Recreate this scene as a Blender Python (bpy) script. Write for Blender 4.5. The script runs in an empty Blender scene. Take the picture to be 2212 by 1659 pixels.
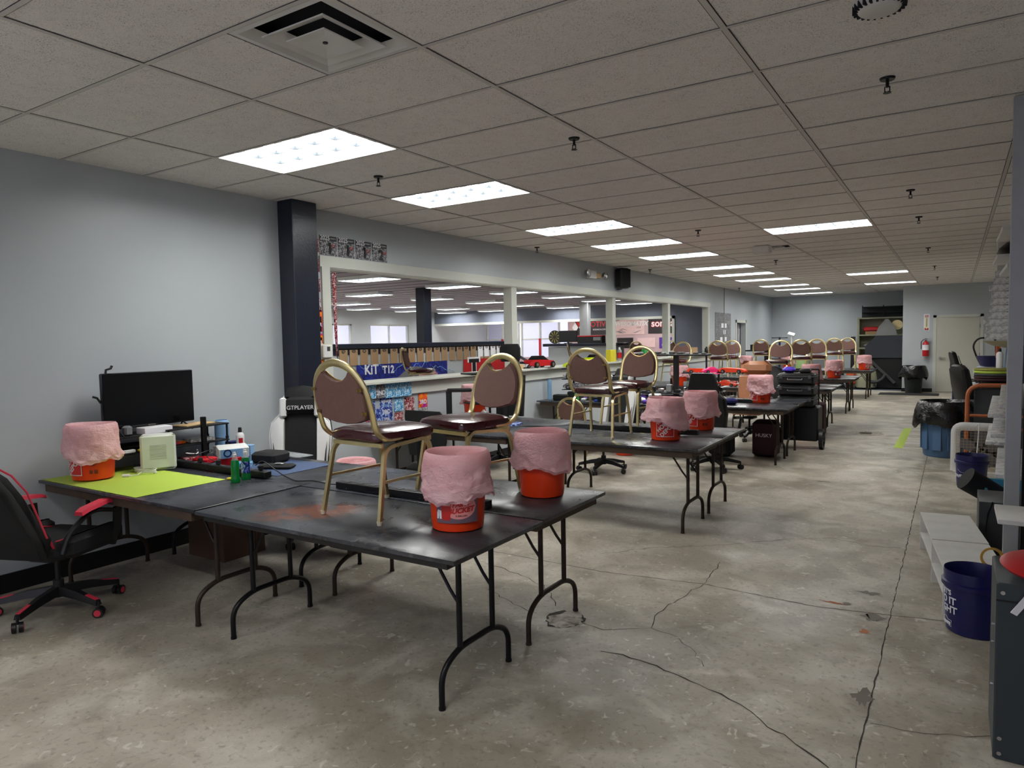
import bpy, math, random
from mathutils import Vector, Matrix, Euler, noise as mn
random.seed(7)
PI = math.pi
SC = bpy.context.scene
COL = SC.collection
# ------------------------------------------------------------------ camera
CAM = Vector((0, 0, 1.66)); FPX = 1502.99
YAW, PITCH, ROLL = -0.5677, -0.0618, -0.0181
def _basis():
    cy, sy, cp, sp, cr, sr = math.cos(YAW), math.sin(YAW), math.cos(PITCH), math.sin(PITCH), math.cos(ROLL), math.sin(ROLL)
    f = Vector((sy*cp, cy*cp, sp)); r = Vector((cy, -sy, 0)); u = r.cross(f)
    return r*cr + u*sr, -r*sr + u*cr, f
R_, U_, F_ = _basis()
def ray(px, py): return F_ + R_*((px-1106)/FPX) - U_*((py-829.5)/FPX)
def onz(px, py, z): d = ray(px, py); return CAM + d*((z-CAM.z)/d.z)
def ony(px, py, y): d = ray(px, py); return CAM + d*(y/d.y)
def onx(px, py, x): d = ray(px, py); return CAM + d*(x/d.x)
cam = bpy.data.cameras.new('camera'); cam.lens = FPX/2212*36; cam.sensor_width = 36; cam.clip_end = 200
co = bpy.data.objects.new('camera', cam); COL.objects.link(co)
co.matrix_world = Matrix(((R_.x, U_.x, -F_.x, CAM.x), (R_.y, U_.y, -F_.y, CAM.y), (R_.z, U_.z, -F_.z, CAM.z), (0, 0, 0, 1)))
SC.camera = co
SC.view_settings.view_transform = 'Standard'; SC.view_settings.look = 'None'
SC.view_settings.gamma = 1; SC.view_settings.use_curve_mapping = False
SC.view_settings.exposure = 0.0
try:
    SC.cycles.use_denoising = True; SC.cycles.max_bounces = 8; SC.cycles.diffuse_bounces = 5
    SC.cycles.transparent_max_bounces = 12; SC.cycles.sample_clamp_indirect = 6; SC.cycles.caustics_reflective = False; SC.cycles.caustics_refractive = False
except Exception: pass
# ------------------------------------------------------------------ materials
def lin(c):
    return tuple(((v/255)/12.92 if v/255 <= .04045 else ((v/255+.055)/1.055)**2.4) for v in c)
MATS = {}
def mat(name, col, rough=.5, metal=0, var=.12, scale=6, bump=0, bscale=60, col2=None, spec=.5, emit=0, alpha=1, trans=0, coat=0):
    if name in MATS: return MATS[name]
    m = bpy.data.materials.new(name); m.use_nodes = True; nt = m.node_tree; n = nt.nodes; L = nt.links
    b = n['Principled BSDF']; c = lin(col)
    b.inputs['Roughness'].default_value = rough; b.inputs['Metallic'].default_value = metal
    b.inputs['Specular IOR Level'].default_value = spec; b.inputs['Coat Weight'].default_value = coat
    tc = n.new('ShaderNodeTexCoord'); no = n.new('ShaderNodeTexNoise'); no.inputs['Scale'].default_value = scale; no.inputs['Detail'].default_value = 4
    L.new(tc.outputs['Object'], no.inputs['Vector'])
    mx = n.new('ShaderNodeMix'); mx.data_type = 'RGBA'
    c2 = lin(col2) if col2 else tuple(v*(1-var) for v in c)
    c1 = c if col2 else tuple(min(1, v*(1+var*.6)) for v in c)
    mx.inputs['A'].default_value = (*c1, 1); mx.inputs['B'].default_value = (*c2, 1)
    L.new(no.outputs['Fac'], mx.inputs['Factor']); L.new(mx.outputs['Result'], b.inputs['Base Color'])
    if bump:
        nb = n.new('ShaderNodeTexNoise'); nb.inputs['Scale'].default_value = bscale; nb.inputs['Detail'].default_value = 3
        bp = n.new('ShaderNodeBump'); bp.inputs['Strength'].default_value = bump; bp.inputs['Distance'].default_value = .01
        L.new(tc.outputs['Object'], nb.inputs['Vector']); L.new(nb.outputs['Fac'], bp.inputs['Height']); L.new(bp.outputs['Normal'], b.inputs['Normal'])
    if emit: b.inputs['Emission Color'].default_value = (*c, 1); b.inputs['Emission Strength'].default_value = emit
    if alpha < 1: b.inputs['Alpha'].default_value = alpha
    if trans: b.inputs['Transmission Weight'].default_value = trans
    MATS[name] = m; return m
# ------------------------------------------------------------------ mesh builder
class B:
    def __init__(s): s.v = []; s.f = []; s.T = None
    def add(s, vs, fs):
        o = len(s.v)
        for p in vs:
            p = Vector(p)
            if s.T is not None: p = s.T @ p
            s.v.append(p)
        for f in fs: s.f.append(tuple(i+o for i in f))
        return s
    def at(s, loc=(0, 0, 0), rot=(0, 0, 0), sc=1): s.T = Matrix.LocRotScale(Vector(loc), Euler(rot), Vector((sc, sc, sc)) if not isinstance(sc, tuple) else Vector(sc)); return s
    def off(s): s.T = None; return s
    def box(s, x0, x1, y0, y1, z0, z1):
        return s.add([(x0, y0, z0), (x1, y0, z0), (x1, y1, z0), (x0, y1, z0), (x0, y0, z1), (x1, y0, z1), (x1, y1, z1), (x0, y1, z1)],
                     [(0, 3, 2, 1), (4, 5, 6, 7), (0, 1, 5, 4), (1, 2, 6, 5), (2, 3, 7, 6), (3, 0, 4, 7)])
    def rbox(s, x0, x1, y0, y1, z0, z1, r=.01):   # chamfered box
        r = min(r, (x1-x0)/2.01, (y1-y0)/2.01, (z1-z0)/2.01); P = []
        for z, k in ((z0, r), (z0+r, 0), (z1-r, 0), (z1, r)):
            a, b_, c, d = x0+k, x1-k, y0+k, y1-k; q = r
            P.append([(a+q, c, z), (b_-q, c, z), (b_, c+q, z), (b_, d-q, z), (b_-q, d, z), (a+q, d, z), (a, d-q, z), (a, c+q, z)])
        return s.loft(P)
    def loft(s, rings, caps=True, closed=True):
        n = len(rings[0]); vs = [p for r in rings for p in r]; fs = []
        for i in range(len(rings)-1):
            for j in range(n if closed else n-1):
                k = (j+1) % n; fs.append((i*n+j, i*n+k, (i+1)*n+k, (i+1)*n+j))
        if caps: fs.append(tuple(reversed(range(n)))); fs.append(tuple((len(rings)-1)*n+j for j in range(n)))
        return s.add(vs, fs)
    def cyl(s, x, y, z0, z1, r, r2=None, n=20, caps=True):
        r2 = r if r2 is None else r2
        return s.loft([[(x+q*math.cos(2*PI*j/n), y+q*math.sin(2*PI*j/n), z) for j in range(n)] for z, q in ((z0, r), (z1, r2))], caps)
    def lathe(s, prof, x=0, y=0, n=28, caps=True):
        return s.loft([[(x+max(r, 1e-4)*math.cos(2*PI*j/n), y+max(r, 1e-4)*math.sin(2*PI*j/n), z) for j in range(n)] for r, z in prof], caps)
    def tube(s, pts, r=.01, n=8, closed=False, sq=None):
        pts = [Vector(p) for p in pts]; m = len(pts); rings = []; up = None
        for i, p in enumerate(pts):
            a = pts[i-1] if (i > 0 or closed) else p; b = pts[(i+1) % m] if (i < m-1 or closed) else p
            t = (b-a).normalized() if (b-a).length > 1e-9 else Vector((0, 0, 1))
            if up is None: up = Vector((0, 0, 1)) if abs(t.z) < .9 else Vector((1, 0, 0))
            u = (up - t*up.dot(t)); u = u.normalized() if u.length > 1e-6 else t.orthogonal().normalized(); up = u; w = t.cross(u)
            rr = r[i] if isinstance(r, (list, tuple)) else r; ra, rb = (rr, rr) if sq is None else (rr*sq[0], rr*sq[1])
            rings.append([tuple(p + u*ra*math.cos(2*PI*(k+.5)/n) + w*rb*math.sin(2*PI*(k+.5)/n)) for k in range(n)])
        if closed: rings.append(rings[0])
        return s.loft(rings, not closed)
    def prism(s, poly, a, b, ax='y'):
        f = {'y': lambda p, t: (p[0], t, p[1]), 'x': lambda p, t: (t, p[0], p[1]), 'z': lambda p, t: (p[0], p[1], t)}[ax]
        return s.loft([[f(p, a) for p in poly], [f(p, b) for p in poly]])
    def sheet(s, fn, nu, nv, closed=False):
        vs = [fn(i/(nu), j/(nv)) for i in range(nu+1) for j in range(nv+1)]
        return s.add(vs, [(i*(nv+1)+j, (i+1)*(nv+1)+j, (i+1)*(nv+1)+j+1, i*(nv+1)+j+1) for i in range(nu) for j in range(nv)])
    def ball(s, c, r, n=12, sc=(1, 1, 1)):
        return s.loft([[(c[0]+sc[0]*r*max(.001, math.sin(PI*i/(n//2)))*math.cos(2*PI*j/n), c[1]+sc[1]*r*max(.001, math.sin(PI*i/(n//2)))*math.sin(2*PI*j/n), c[2]-sc[2]*r*math.cos(PI*i/(n//2))) for j in range(n)] for i in range(n//2+1)])
    def quad(s, a, b, c, d): return s.add([a, b, c, d], [(0, 1, 2, 3)])
def rnd(pts, r=.03, k=4):      # round the corners of a polyline
    pts = [Vector(p) for p in pts]; out = [pts[0]]
    for i in range(1, len(pts)-1):
        a, b, c = pts[i-1], pts[i], pts[i+1]; q = min(r, (a-b).length*.49, (c-b).length*.49)
        s, e = b+(a-b).normalized()*q, b+(c-b).normalized()*q
        for j in range(k+1): t = j/k; out.append(s*(1-t)**2 + b*2*t*(1-t) + e*t*t)
    return out+[pts[-1]]
def arc(cx, cy, r, a0, a1, n=12): return [(cx+r*math.cos(a0+(a1-a0)*i/n), cy+r*math.sin(a0+(a1-a0)*i/n)) for i in range(n+1)]
def obj(name, b, m, parent=None, smooth=True, bevel=0, subd=0, label=None):
    me = bpy.data.meshes.new(name); me.from_pydata([tuple(p) for p in b.v], [], b.f); me.validate(); me.update()
    me.materials.append(m if not isinstance(m, str) else MATS[m])
    import bmesh
    bm = bmesh.new(); bm.from_mesh(me); bmesh.ops.recalc_face_normals(bm, faces=bm.faces); bm.to_mesh(me); bm.free()
    if smooth:
        for p in me.polygons: p.use_smooth = True
        try: me.set_sharp_from_angle(angle=.7)
        except Exception: pass
    o = bpy.data.objects.new(name, me); COL.objects.link(o)
    if parent is not None: o.parent = parent
    if bevel:
        md = o.modifiers.new('b', 'BEVEL'); md.width = bevel; md.segments = 2; md.limit_method = 'ANGLE'
    if subd:
        md = o.modifiers.new('s', 'SUBSURF'); md.levels = subd; md.render_levels = subd
    if label: o['label'] = label
    return o
def tag(o, label, cat, group=None, kind=None):
    o['label'] = label; o['category'] = cat
    if group: o['group'] = group
    if kind: o['kind'] = kind
    return o
def thing(name, label, cat, loc=(0, 0, 0), rz=0, group=None):
    o = bpy.data.objects.new(name, None); COL.objects.link(o); o.location = loc; o.rotation_euler = (0, 0, rz); o.empty_display_size = .1
    return tag(o, label, cat, group)
def struct(name, b, m, parent=None, smooth=False):
    o = obj(name, b, m, parent, smooth)
    if parent is None: o['kind'] = 'structure'
    return o
KIDS = {}
def kids(o): return [c for c in COL.objects if c.parent == o]
def dup(o, loc=None, rz=None, label=None, group=None, parent=None):
    c = o.copy(); COL.objects.link(c)
    if parent is not None: c.parent = parent
    if loc is not None: c.location = loc
    if rz is not None: c.rotation_euler = (0, 0, rz)
    if label: c['label'] = label
    if group: c['group'] = group
    for k in [k for k in list(COL.objects) if k.parent == o and k != c]: dup(k, parent=c)
    return c
def text(body, size, m, parent=None, name='lettering', loc=(0, 0, 0), rot=(PI/2, 0, 0), ext=.0006, align='CENTER', warp=None, sx=1, bold=0, shear=0):
    cu = bpy.data.curves.new(name, 'FONT'); cu.body = body; cu.size = size; cu.extrude = ext; cu.align_x = align; cu.align_y = 'CENTER'; cu.offset = bold; cu.shear = shear; cu.resolution_u = 3
    t = bpy.data.objects.new(name, cu); COL.objects.link(t); dg = bpy.context.evaluated_depsgraph_get(); me = bpy.data.meshes.new_from_object(t.evaluated_get(dg))
    bpy.data.objects.remove(t); me.materials.clear(); me.materials.append(MATS[m] if isinstance(m, str) else m)
    M = Matrix.LocRotScale(Vector(loc), Euler(rot), Vector((sx, 1, 1)))
    for v in me.vertices: v.co = Vector(warp(v.co)) if warp else M @ v.co
    o = bpy.data.objects.new(name, me); COL.objects.link(o)
    if parent is not None: o.parent = parent
    return o
# ------------------------------------------------------------------ palette
mat('wall_paint', (182, 188, 192), .36, var=.05, scale=1.3, bump=.05, bscale=90)
mat('white_trim', (205, 207, 198), .4, var=.04); mat('navy', (27, 32, 46), .3, var=.1, bump=.15, bscale=40)
mat('black', (15, 15, 17), .45, var=.2); mat('black_gloss', (8, 8, 10), .18); mat('black_matte', (18, 18, 20), .8, var=.3, scale=20)
mat('dark_metal', (30, 30, 32), .4, .6); mat('rust_metal', (74, 60, 50), .55, .5, col2=(40, 33, 30), scale=14)
mat('gold', (232, 214, 158), .3, .9, var=.18, scale=14); mat('gold_dark', (150, 122, 70), .35, .9)
mat('mauve', (124, 92, 84), .9, var=.16, scale=40, bump=.35, bscale=260); mat('burgundy', (66, 16, 24), .2, var=.35, scale=9, bump=.25, bscale=18, coat=.3)
mat('orange', (232, 62, 16), .35, var=.06); mat('orange_dull', (196, 84, 34), .5); mat('white', (222, 222, 220), .45, var=.04); mat('cream', (214, 205, 178), .45, var=.04)
mat('white_wood', (226, 226, 222), .65, var=.2, scale=9, col2=(200, 198, 194)); mat('silver', (190, 190, 190), .25, .9); mat('red', (186, 22, 30), .35); mat('pink_red', (208, 52, 74), .4)
mat('blue_bin', (72, 106, 142), .5); mat('navy_bucket', (18, 22, 82), .35, var=.05); mat('teal', (40, 140, 178), .4); mat('lime', (178, 204, 74), .7, var=.06, scale=3, bump=.1)
mat('blue_mat', (66, 84, 118), .75, var=.08); mat('blue', (26, 66, 160), .4); mat('light_blue', (136, 176, 214), .5); mat('purple', (82, 44, 150), .5); mat('pink', (236, 40, 120), .4)
mat('green', (40, 160, 70), .4); mat('yellow', (226, 210, 50), .5); mat('leather', (172, 116, 82), .42, var=.15, bump=.2, bscale=50); mat('cardboard', (168, 136, 98), .8); mat('cardboard_dark', (92, 70, 54), .85)
mat('header_paint', (112, 118, 134), .45)
mat('plaid_grey', (110, 112, 118), .6); mat('apron_wood', (84, 66, 50), .65, var=.3, scale=10, col2=(48, 38, 32)); mat('apron_black', (26, 24, 23), .5)
mat('black_bag', (10, 10, 12), .22, var=.2, bump=.9, bscale=22); mat('cabinet_grey', (58, 66, 70), .5, .3); mat('post_grey', (168, 170, 172), .45, .3); mat('carpet', (66, 70, 78), .95, bump=.3, bscale=200)
mat('cover_grey', (50, 54, 62), .8, var=.1, bump=.3, bscale=12); mat('olive', (158, 158, 132), .6); mat('clip_brown', (158, 128, 96), .6, var=.08); mat('door_paint', (196, 194, 182), .45, var=.03)
mat('paper', (232, 232, 236), .6, var=.02); mat('grey', (130, 132, 134), .5); mat('dark_grey', (60, 62, 64), .5); mat('red_logo', (200, 40, 34), .4); mat('tan', (200, 170, 126), .7)
def liner_mat():
    m = bpy.data.materials.new('pink_liner'); m.use_nodes = True; n = m.node_tree.nodes; L = m.node_tree.links; n.remove(n['Principled BSDF'])
    d = n.new('ShaderNodeBsdfPrincipled'); d.inputs['Base Color'].default_value = (*lin((254, 216, 220)), 1); d.inputs['Roughness'].default_value = .32
    t = n.new('ShaderNodeBsdfTranslucent'); t.inputs['Color'].default_value = (*lin((252, 190, 198)), 1)
    x = n.new('ShaderNodeBsdfTransparent'); x.inputs['Color'].default_value = (1, .9, .92, 1)
    a = n.new('ShaderNodeMixShader'); a.inputs[0].default_value = .32; c = n.new('ShaderNodeMixShader'); c.inputs[0].default_value = .07
    nb = n.new('ShaderNodeTexNoise'); nb.inputs['Scale'].default_value = 34; nb.inputs['Detail'].default_value = 5; nb.inputs['Distortion'].default_value = 1.2
    tc = n.new('ShaderNodeTexCoord'); mp = n.new('ShaderNodeMapping'); mp.inputs['Scale'].default_value = (1, 1, 1.8); bp = n.new('ShaderNodeBump'); bp.inputs['Strength'].default_value = .8; bp.inputs['Distance'].default_value = .012
    L.new(tc.outputs['Object'], mp.inputs[0]); L.new(mp.outputs[0], nb.inputs['Vector']); L.new(nb.outputs['Fac'], bp.inputs['Height']); L.new(bp.outputs[0], d.inputs['Normal'])
    L.new(d.outputs[0], a.inputs[1]); L.new(t.outputs[0], a.inputs[2]); L.new(a.outputs[0], c.inputs[1]); L.new(x.outputs[0], c.inputs[2]); L.new(c.outputs[0], n['Material Output'].inputs[0]); MATS['pink_liner'] = m
liner_mat()
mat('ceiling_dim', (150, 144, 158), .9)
def glassy(name, col, alpha=.35):
    m = bpy.data.materials.new(name); m.use_nodes = True; n = m.node_tree.nodes; L = m.node_tree.links; b = n['Principled BSDF']; b.inputs['Base Color'].default_value = (*lin(col), 1); b.inputs['Roughness'].default_value = .08
    x = n.new('ShaderNodeBsdfTransparent'); x.inputs[0].default_value = (*lin(tuple(min(255, v+60) for v in col)), 1); s = n.new('ShaderNodeMixShader'); s.inputs[0].default_value = alpha
    no = n.new('ShaderNodeTexNoise'); no.inputs['Scale'].default_value = 30; bp = n.new('ShaderNodeBump'); bp.inputs['Strength'].default_value = .03; L.new(no.outputs[0], bp.inputs['Height']); L.new(bp.outputs[0], b.inputs['Normal'])
    L.new(x.outputs[0], s.inputs[1]); L.new(b.outputs[0], s.inputs[2]); L.new(s.outputs[0], n['Material Output'].inputs[0]); MATS[name] = m
glassy('clear_plastic', (220, 226, 230), .3); glassy('green_liquid', (10, 150, 66), .7); glassy('window_glass', (214, 216, 240), .25)
EXPOSURE = 0.7
# ------------------------------------------------------------------ surface materials with their own graphs
def nodes(name, rough=.5):
    m = bpy.data.materials.new(name); m.use_nodes = True; n = m.node_tree.nodes; L = m.node_tree.links; b = n['Principled BSDF']; b.inputs['Roughness'].default_value = rough
    tc = n.new('ShaderNodeTexCoord'); MATS[name] = m; return m, n, L, b, tc
def noise(n, L, src, scale, detail=5, dist=0, sc=None):
    t = n.new('ShaderNodeTexNoise'); t.inputs['Scale'].default_value = scale; t.inputs['Detail'].default_value = detail; t.inputs['Distortion'].default_value = dist
    if sc: mp = n.new('ShaderNodeMapping'); mp.inputs['Scale'].default_value = sc; L.new(src, mp.inputs[0]); src = mp.outputs[0]
    L.new(src, t.inputs['Vector']); return t.outputs['Fac']
def ramp(n, L, fac, stops):
    r = n.new('ShaderNodeValToRGB'); L.new(fac, r.inputs[0]); e = r.color_ramp.elements
    while len(e) < len(stops): e.new(.5)
    for i, (p, c) in enumerate(stops): e[i].position = p; e[i].color = (c, c, c, 1) if isinstance(c, (int, float)) else (*lin(c), 1)
    return r.outputs[0]
def mix(n, L, f, a, b, mode='MIX'):
    x = n.new('ShaderNodeMix'); x.data_type = 'RGBA'; x.blend_type = mode
    for k, v in (('Factor', f), ('A', a), ('B', b)):
        if isinstance(v, (int, float)): x.inputs[k].default_value = v
        elif isinstance(v, tuple): x.inputs[k].default_value = (*lin(v), 1)
        else: L.new(v, x.inputs[k])
    return x.outputs['Result']
def bump(n, L, b, h, s, d=.01):
    bp = n.new('ShaderNodeBump'); bp.inputs['Strength'].default_value = s; bp.inputs['Distance'].default_value = d; L.new(h, bp.inputs['Height']); L.new(bp.outputs[0], b.inputs['Normal'])
# concrete
m, n, L, b, tc = nodes('concrete'); O = tc.outputs['Object']
c = ramp(n, L, noise(n, L, O, .55, 6, .4), [(.3, (126, 119, 105)), (.5, (156, 148, 133)), (.7, (180, 172, 157))])
c = mix(n, L, ramp(n, L, noise(n, L, O, 2.6, 8, .8), [(.45, 0), (.65, .5)]), c, (208, 203, 190))
c = mix(n, L, ramp(n, L, noise(n, L, O, 4, 10, .6), [(.52, 0), (.72, .55)]), c, (124, 115, 101))
c = mix(n, L, ramp(n, L, noise(n, L, O, 34, 8, .3), [(.55, 0), (.74, .6)]), c, (104, 96, 84))
c = mix(n, L, ramp(n, L, noise(n, L, O, 17, 9, 1.2), [(.62, 0), (.7, .6)]), c, (212, 208, 198))
c = mix(n, L, ramp(n, L, noise(n, L, O, 120, 3), [(.62, 0), (.75, .5)]), c, (80, 74, 66))
L.new(c, b.inputs['Base Color']); L.new(ramp(n, L, noise(n, L, O, 1.6, 7, .5), [(.35, .3), (.62, .55)]), b.inputs['Roughness']); b.inputs['Specular IOR Level'].default_value = .4
bump(n, L, b, noise(n, L, O, 22, 8, .4), .35, .008)
# ceiling tile
m, n, L, b, tc = nodes('ceiling_tile', .9); O = tc.outputs['Object']
v = n.new('ShaderNodeTexVoronoi'); v.inputs['Scale'].default_value = 95; v.inputs['Randomness'].default_value = 1; mp = n.new('ShaderNodeMapping'); L.new(O, mp.inputs[0])
nd = noise(n, L, O, 60, 3); va = n.new('ShaderNodeVectorMath'); va.operation = 'ADD'; vs = n.new('ShaderNodeVectorMath'); vs.operation = 'SCALE'; vs.inputs['Scale'].default_value = .03
L.new(nd, vs.inputs[0]); L.new(O, va.inputs[0]); L.new(vs.outputs[0], va.inputs[1]); L.new(va.outputs[0], v.inputs['Vector'])
sp = ramp(n, L, noise(n, L, O, 75, 3, 3.5), [(.36, 1), (.44, 0)]); s2 = ramp(n, L, noise(n, L, O, 9, 3), [(.3, .35), (.7, 1)])
f = n.new('ShaderNodeMath'); f.operation = 'MULTIPLY'; L.new(sp, f.inputs[0]); L.new(s2, f.inputs[1])
base = ramp(n, L, noise(n, L, O, .6, 2), [(.3, (240, 234, 229)), (.7, (248, 242, 237))])
L.new(mix(n, L, f.outputs[0], base, (120, 110, 104)), b.inputs['Base Color']); bump(n, L, b, noise(n, L, O, 70, 4), .15, .004)
# table laminate
def laminate(name, worn):
    m, n, L, b, tc = nodes(name); O = tc.outputs['Object']
    c = ramp(n, L, noise(n, L, O, 3, 7, .8), [(.35, (34, 35, 40)), (.65, (64, 67, 74))])
    c = mix(n, L, ramp(n, L, noise(n, L, O, 16, 8, .6, (1, 4, 1)), [(.6, 0), (.74, .5)]), c, (112, 112, 114))
    if worn:
        g = n.new('ShaderNodeTexGradient'); g.gradient_type = 'SPHERICAL'; mp = n.new('ShaderNodeMapping'); mp.vector_type = 'TEXTURE'; mp.inputs['Location'].default_value = worn; mp.inputs['Scale'].default_value = (.34, .2, .3); mp.inputs['Rotation'].default_value = (0, 0, .9)
        L.new(O, mp.inputs[0]); L.new(mp.outputs[0], g.inputs[0]); q = n.new('ShaderNodeMath'); q.operation = 'MULTIPLY'; L.new(g.outputs['Fac'], q.inputs[0]); L.new(ramp(n, L, noise(n, L, O, 9, 6, 1), [(.4, 0), (.52, 3)]), q.inputs[1]); q.use_clamp = True
        c = mix(n, L, q.outputs[0], c, (120, 66, 44))
    L.new(c, b.inputs['Base Color']); L.new(ramp(n, L, noise(n, L, O, 5, 6, .5), [(.35, .24), (.65, .36)]), b.inputs['Roughness']); b.inputs['Specular IOR Level'].default_value = .7; bump(n, L, b, noise(n, L, O, 40, 5, .3), .08, .003)
laminate('laminate', None); laminate('laminate_worn', (-.32, -.08, .74))
# certificate / busy poster textures (abstract print)
def busy(name, a, b_, c_, scale=30):
    m, n, L, b, tc = nodes(name, .35); O = tc.outputs['Object']
    L.new(ramp(n, L, noise(n, L, O, scale, 6, 2.5), [(.38, a), (.5, b_), (.6, c_)]), b.inputs['Base Color'])
busy('print_dark', (40, 38, 42), (96, 94, 98), (190, 190, 192)); busy('print_blue', (14, 22, 90), (30, 60, 170), (190, 215, 245), 16); busy('print_red', (20, 16, 20), (170, 30, 40), (230, 225, 225), 26)
busy('print_orange', (244, 140, 20), (232, 84, 30), (170, 30, 150), 6); busy('print_mix', (40, 60, 120), (190, 70, 60), (150, 190, 215), 18); busy('print_cyan', (20, 110, 190), (90, 180, 220), (235, 245, 250), 26)
busy('print_white', (120, 118, 116), (170, 168, 166), (225, 225, 225), 12); busy('print_bolt', (16, 22, 88), (24, 34, 120), (40, 60, 160), 5); busy('wash_wood', (166, 166, 168), (200, 200, 200), (220, 220, 220), 9)
# ------------------------------------------------------------------ the near room
HC = 3.025; XW = -5.46; XB = -5.60; YJ = 23.0; YF = 25.7; XR = 1.9; YN = -2.6
X0 = -4.546; Y0 = 2.58; TX = 1.2192; TY = .6096
b = B(); b.box(-21, 3, YN-.2, 32, -.1, 0); floor = struct('floor', b, 'concrete')
# cracks and joints: thin dark grooves drawn on the slab
def crack(pts, w=.005, jit=.012, name='crack', m='black_matte', z=.0012):
    P = []; 
    for i in range(len(pts)-1):
        a, c = Vector(pts[i]), Vector(pts[i+1]); k = max(2, int((c-a).length/.05))
        for j in range(k): P.append(a.lerp(c, j/k) + Vector((random.uniform(-jit, jit), random.uniform(-jit, jit), 0)))
    P.append(Vector(pts[-1])); bb = B()
    L_, R__ = [], []
    for i, p in enumerate(P):
        t = (P[min(i+1, len(P)-1)]-P[max(i-1, 0)]).normalized(); nn = Vector((-t.y, t.x, 0))*w*random.uniform(.3, .9)
        L_.append((p.x+nn.x, p.y+nn.y, z)); R__.append((p.x-nn.x, p.y-nn.y, z))
    for i in range(len(P)-1): bb.quad(L_[i], L_[i+1], R__[i+1], R__[i])
    return obj(name, bb, m, floor, smooth=False)
mat('crack_dark', (58, 54, 48), .9); mat('joint_dark', (84, 79, 71), .9)
fp = lambda *q: [onz(x, y, 0) for x, y in q]
crack([(-.295, y, 0) for y in range(1, 22)], .0045, .004, 'joint', 'crack_dark')
crack(fp((1060, 1190), (1300, 1235), (1520, 1262), (1760, 1310), (1930, 1330), (2140, 1352)), .006, .003, 'joint', 'joint_dark')
crack(fp((1300, 1407), (1345, 1415), (1420, 1440), (1530, 1490), (1600, 1520), (1660, 1570), (1700, 1590), (1790, 1659)), .006, .012, m='crack_dark')
crack(fp((1215, 1330), (1300, 1360), (1410, 1358), (1412, 1330), (1480, 1285), (1520, 1262), (1556, 1215)), .004, .012, m='crack_dark')
crack(fp((1410, 1358), (1470, 1380), (1500, 1410), (1520, 1440)), .003, .012, m='crack_dark')
crack(fp((1300, 1197), (1400, 1184), (1560, 1178), (1700, 1165), (1800, 1163), (1880, 1180), (1945, 1184)), .004, .01, m='crack_dark')
crack(fp((1050, 1215), (1130, 1245), (1180, 1270), (1200, 1310)), .005, .014, m='crack_dark')
crack(fp((1055, 1275), (1110, 1305), (1160, 1325)), .004, .014, m='crack_dark')
crack([(-1.9, 12.2, 0), (.6, 12.25, 0)], .006, .003, 'joint', 'joint_dark'); crack(fp((1880, 1560), (1990, 1585), (2140, 1590)), .003, .012, m='joint_dark')
def blot(name, cx, cy, rx, ry, m, z=.0016, n=26, j=.35):
    bb = B(); q = [(cx+rx*math.cos(2*PI*i/n)*random.uniform(1-j, 1), cy+ry*math.sin(2*PI*i/n)*random.uniform(1-j, 1), z) for i in range(n)]
    bb.add(q, [tuple(range(n))]); return obj(name, bb, m, floor, smooth=False)
m, n, L, b_, tc = nodes('patch', .9); L.new(ramp(n, L, noise(n, L, tc.outputs['Object'], 14, 8, 1), [(.3, (110, 100, 88)), (.5, (176, 170, 158)), (.7, (206, 200, 188))]), b_.inputs['Base Color']); bump(n, L, b_, noise(n, L, tc.outputs['Object'], 20, 6), 1, .02)
p = onz(1220, 1338, 0); blot('chipped_patch', p.x, p.y, .14, .16, 'crack_dark', .0014); blot('chipped_patch', p.x+.01, p.y-.01, .12, .14, 'patch', .002)
mat('oil', (108, 102, 91), .6); mat('orange_paint', (176, 112, 76), .8); mat('chalk', (196, 193, 184), .9)
for q in ((1830, 1304, .035, .03, 'oil'), (1880, 1282, .1, .05, 'oil'), (1885, 1335, .08, .1, 'oil'), (1868, 1365, .04, .05, 'orange_paint'), (1800, 1302, .12, .02, 'orange_paint'), (1862, 1505, .06, .12, 'oil'), (1775, 1040, .12, .05, 'oil')):
    p = onz(q[0], q[1], 0); blot('stain', p.x, p.y, q[2], q[3], q[4], j=.7)
for s in ((-.74, 11.5, -.62, 14.0),):
    bb = B(); bb.box(s[0], s[2], s[1], s[3], 0, .002); tag(obj('floor_tape', bb, 'lime', smooth=False), 'lime green tape strip stuck on the floor beside the blue trash can', 'tape')
for k in range(5):
    bb = B(); bb.box(-.62, -.1, 11.55+k*.55, 11.58+k*.55, 0, .002); tag(obj('floor_tape', bb, 'white', smooth=False), 'thin white tape line by the lime floor tape, ' + ['nearest to the camera', 'second nearest', 'middle one', 'second farthest', 'farthest'][k], 'tape', 'white tape lines on the floor')
t = thing('floor_drain', 'round metal cleanout cover with a dark centre set in the concrete aisle', 'floor drain', (-1.25, 13.0, 0)); bb = B(); bb.cyl(0, 0, 0, .004, .27, n=32); obj('cover', bb, 'patch', t); bb = B(); bb.cyl(0, 0, .004, .006, .1, n=24); obj('plug', bb, 'crack_dark', t)
bb = B(); bb.box(-1.78, -.35, 21.55, 22.3, 0, .012); tag(obj('door_mat', bb, 'black_matte'), 'dark flat mat on the floor in front of the cream door', 'mat')
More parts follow.
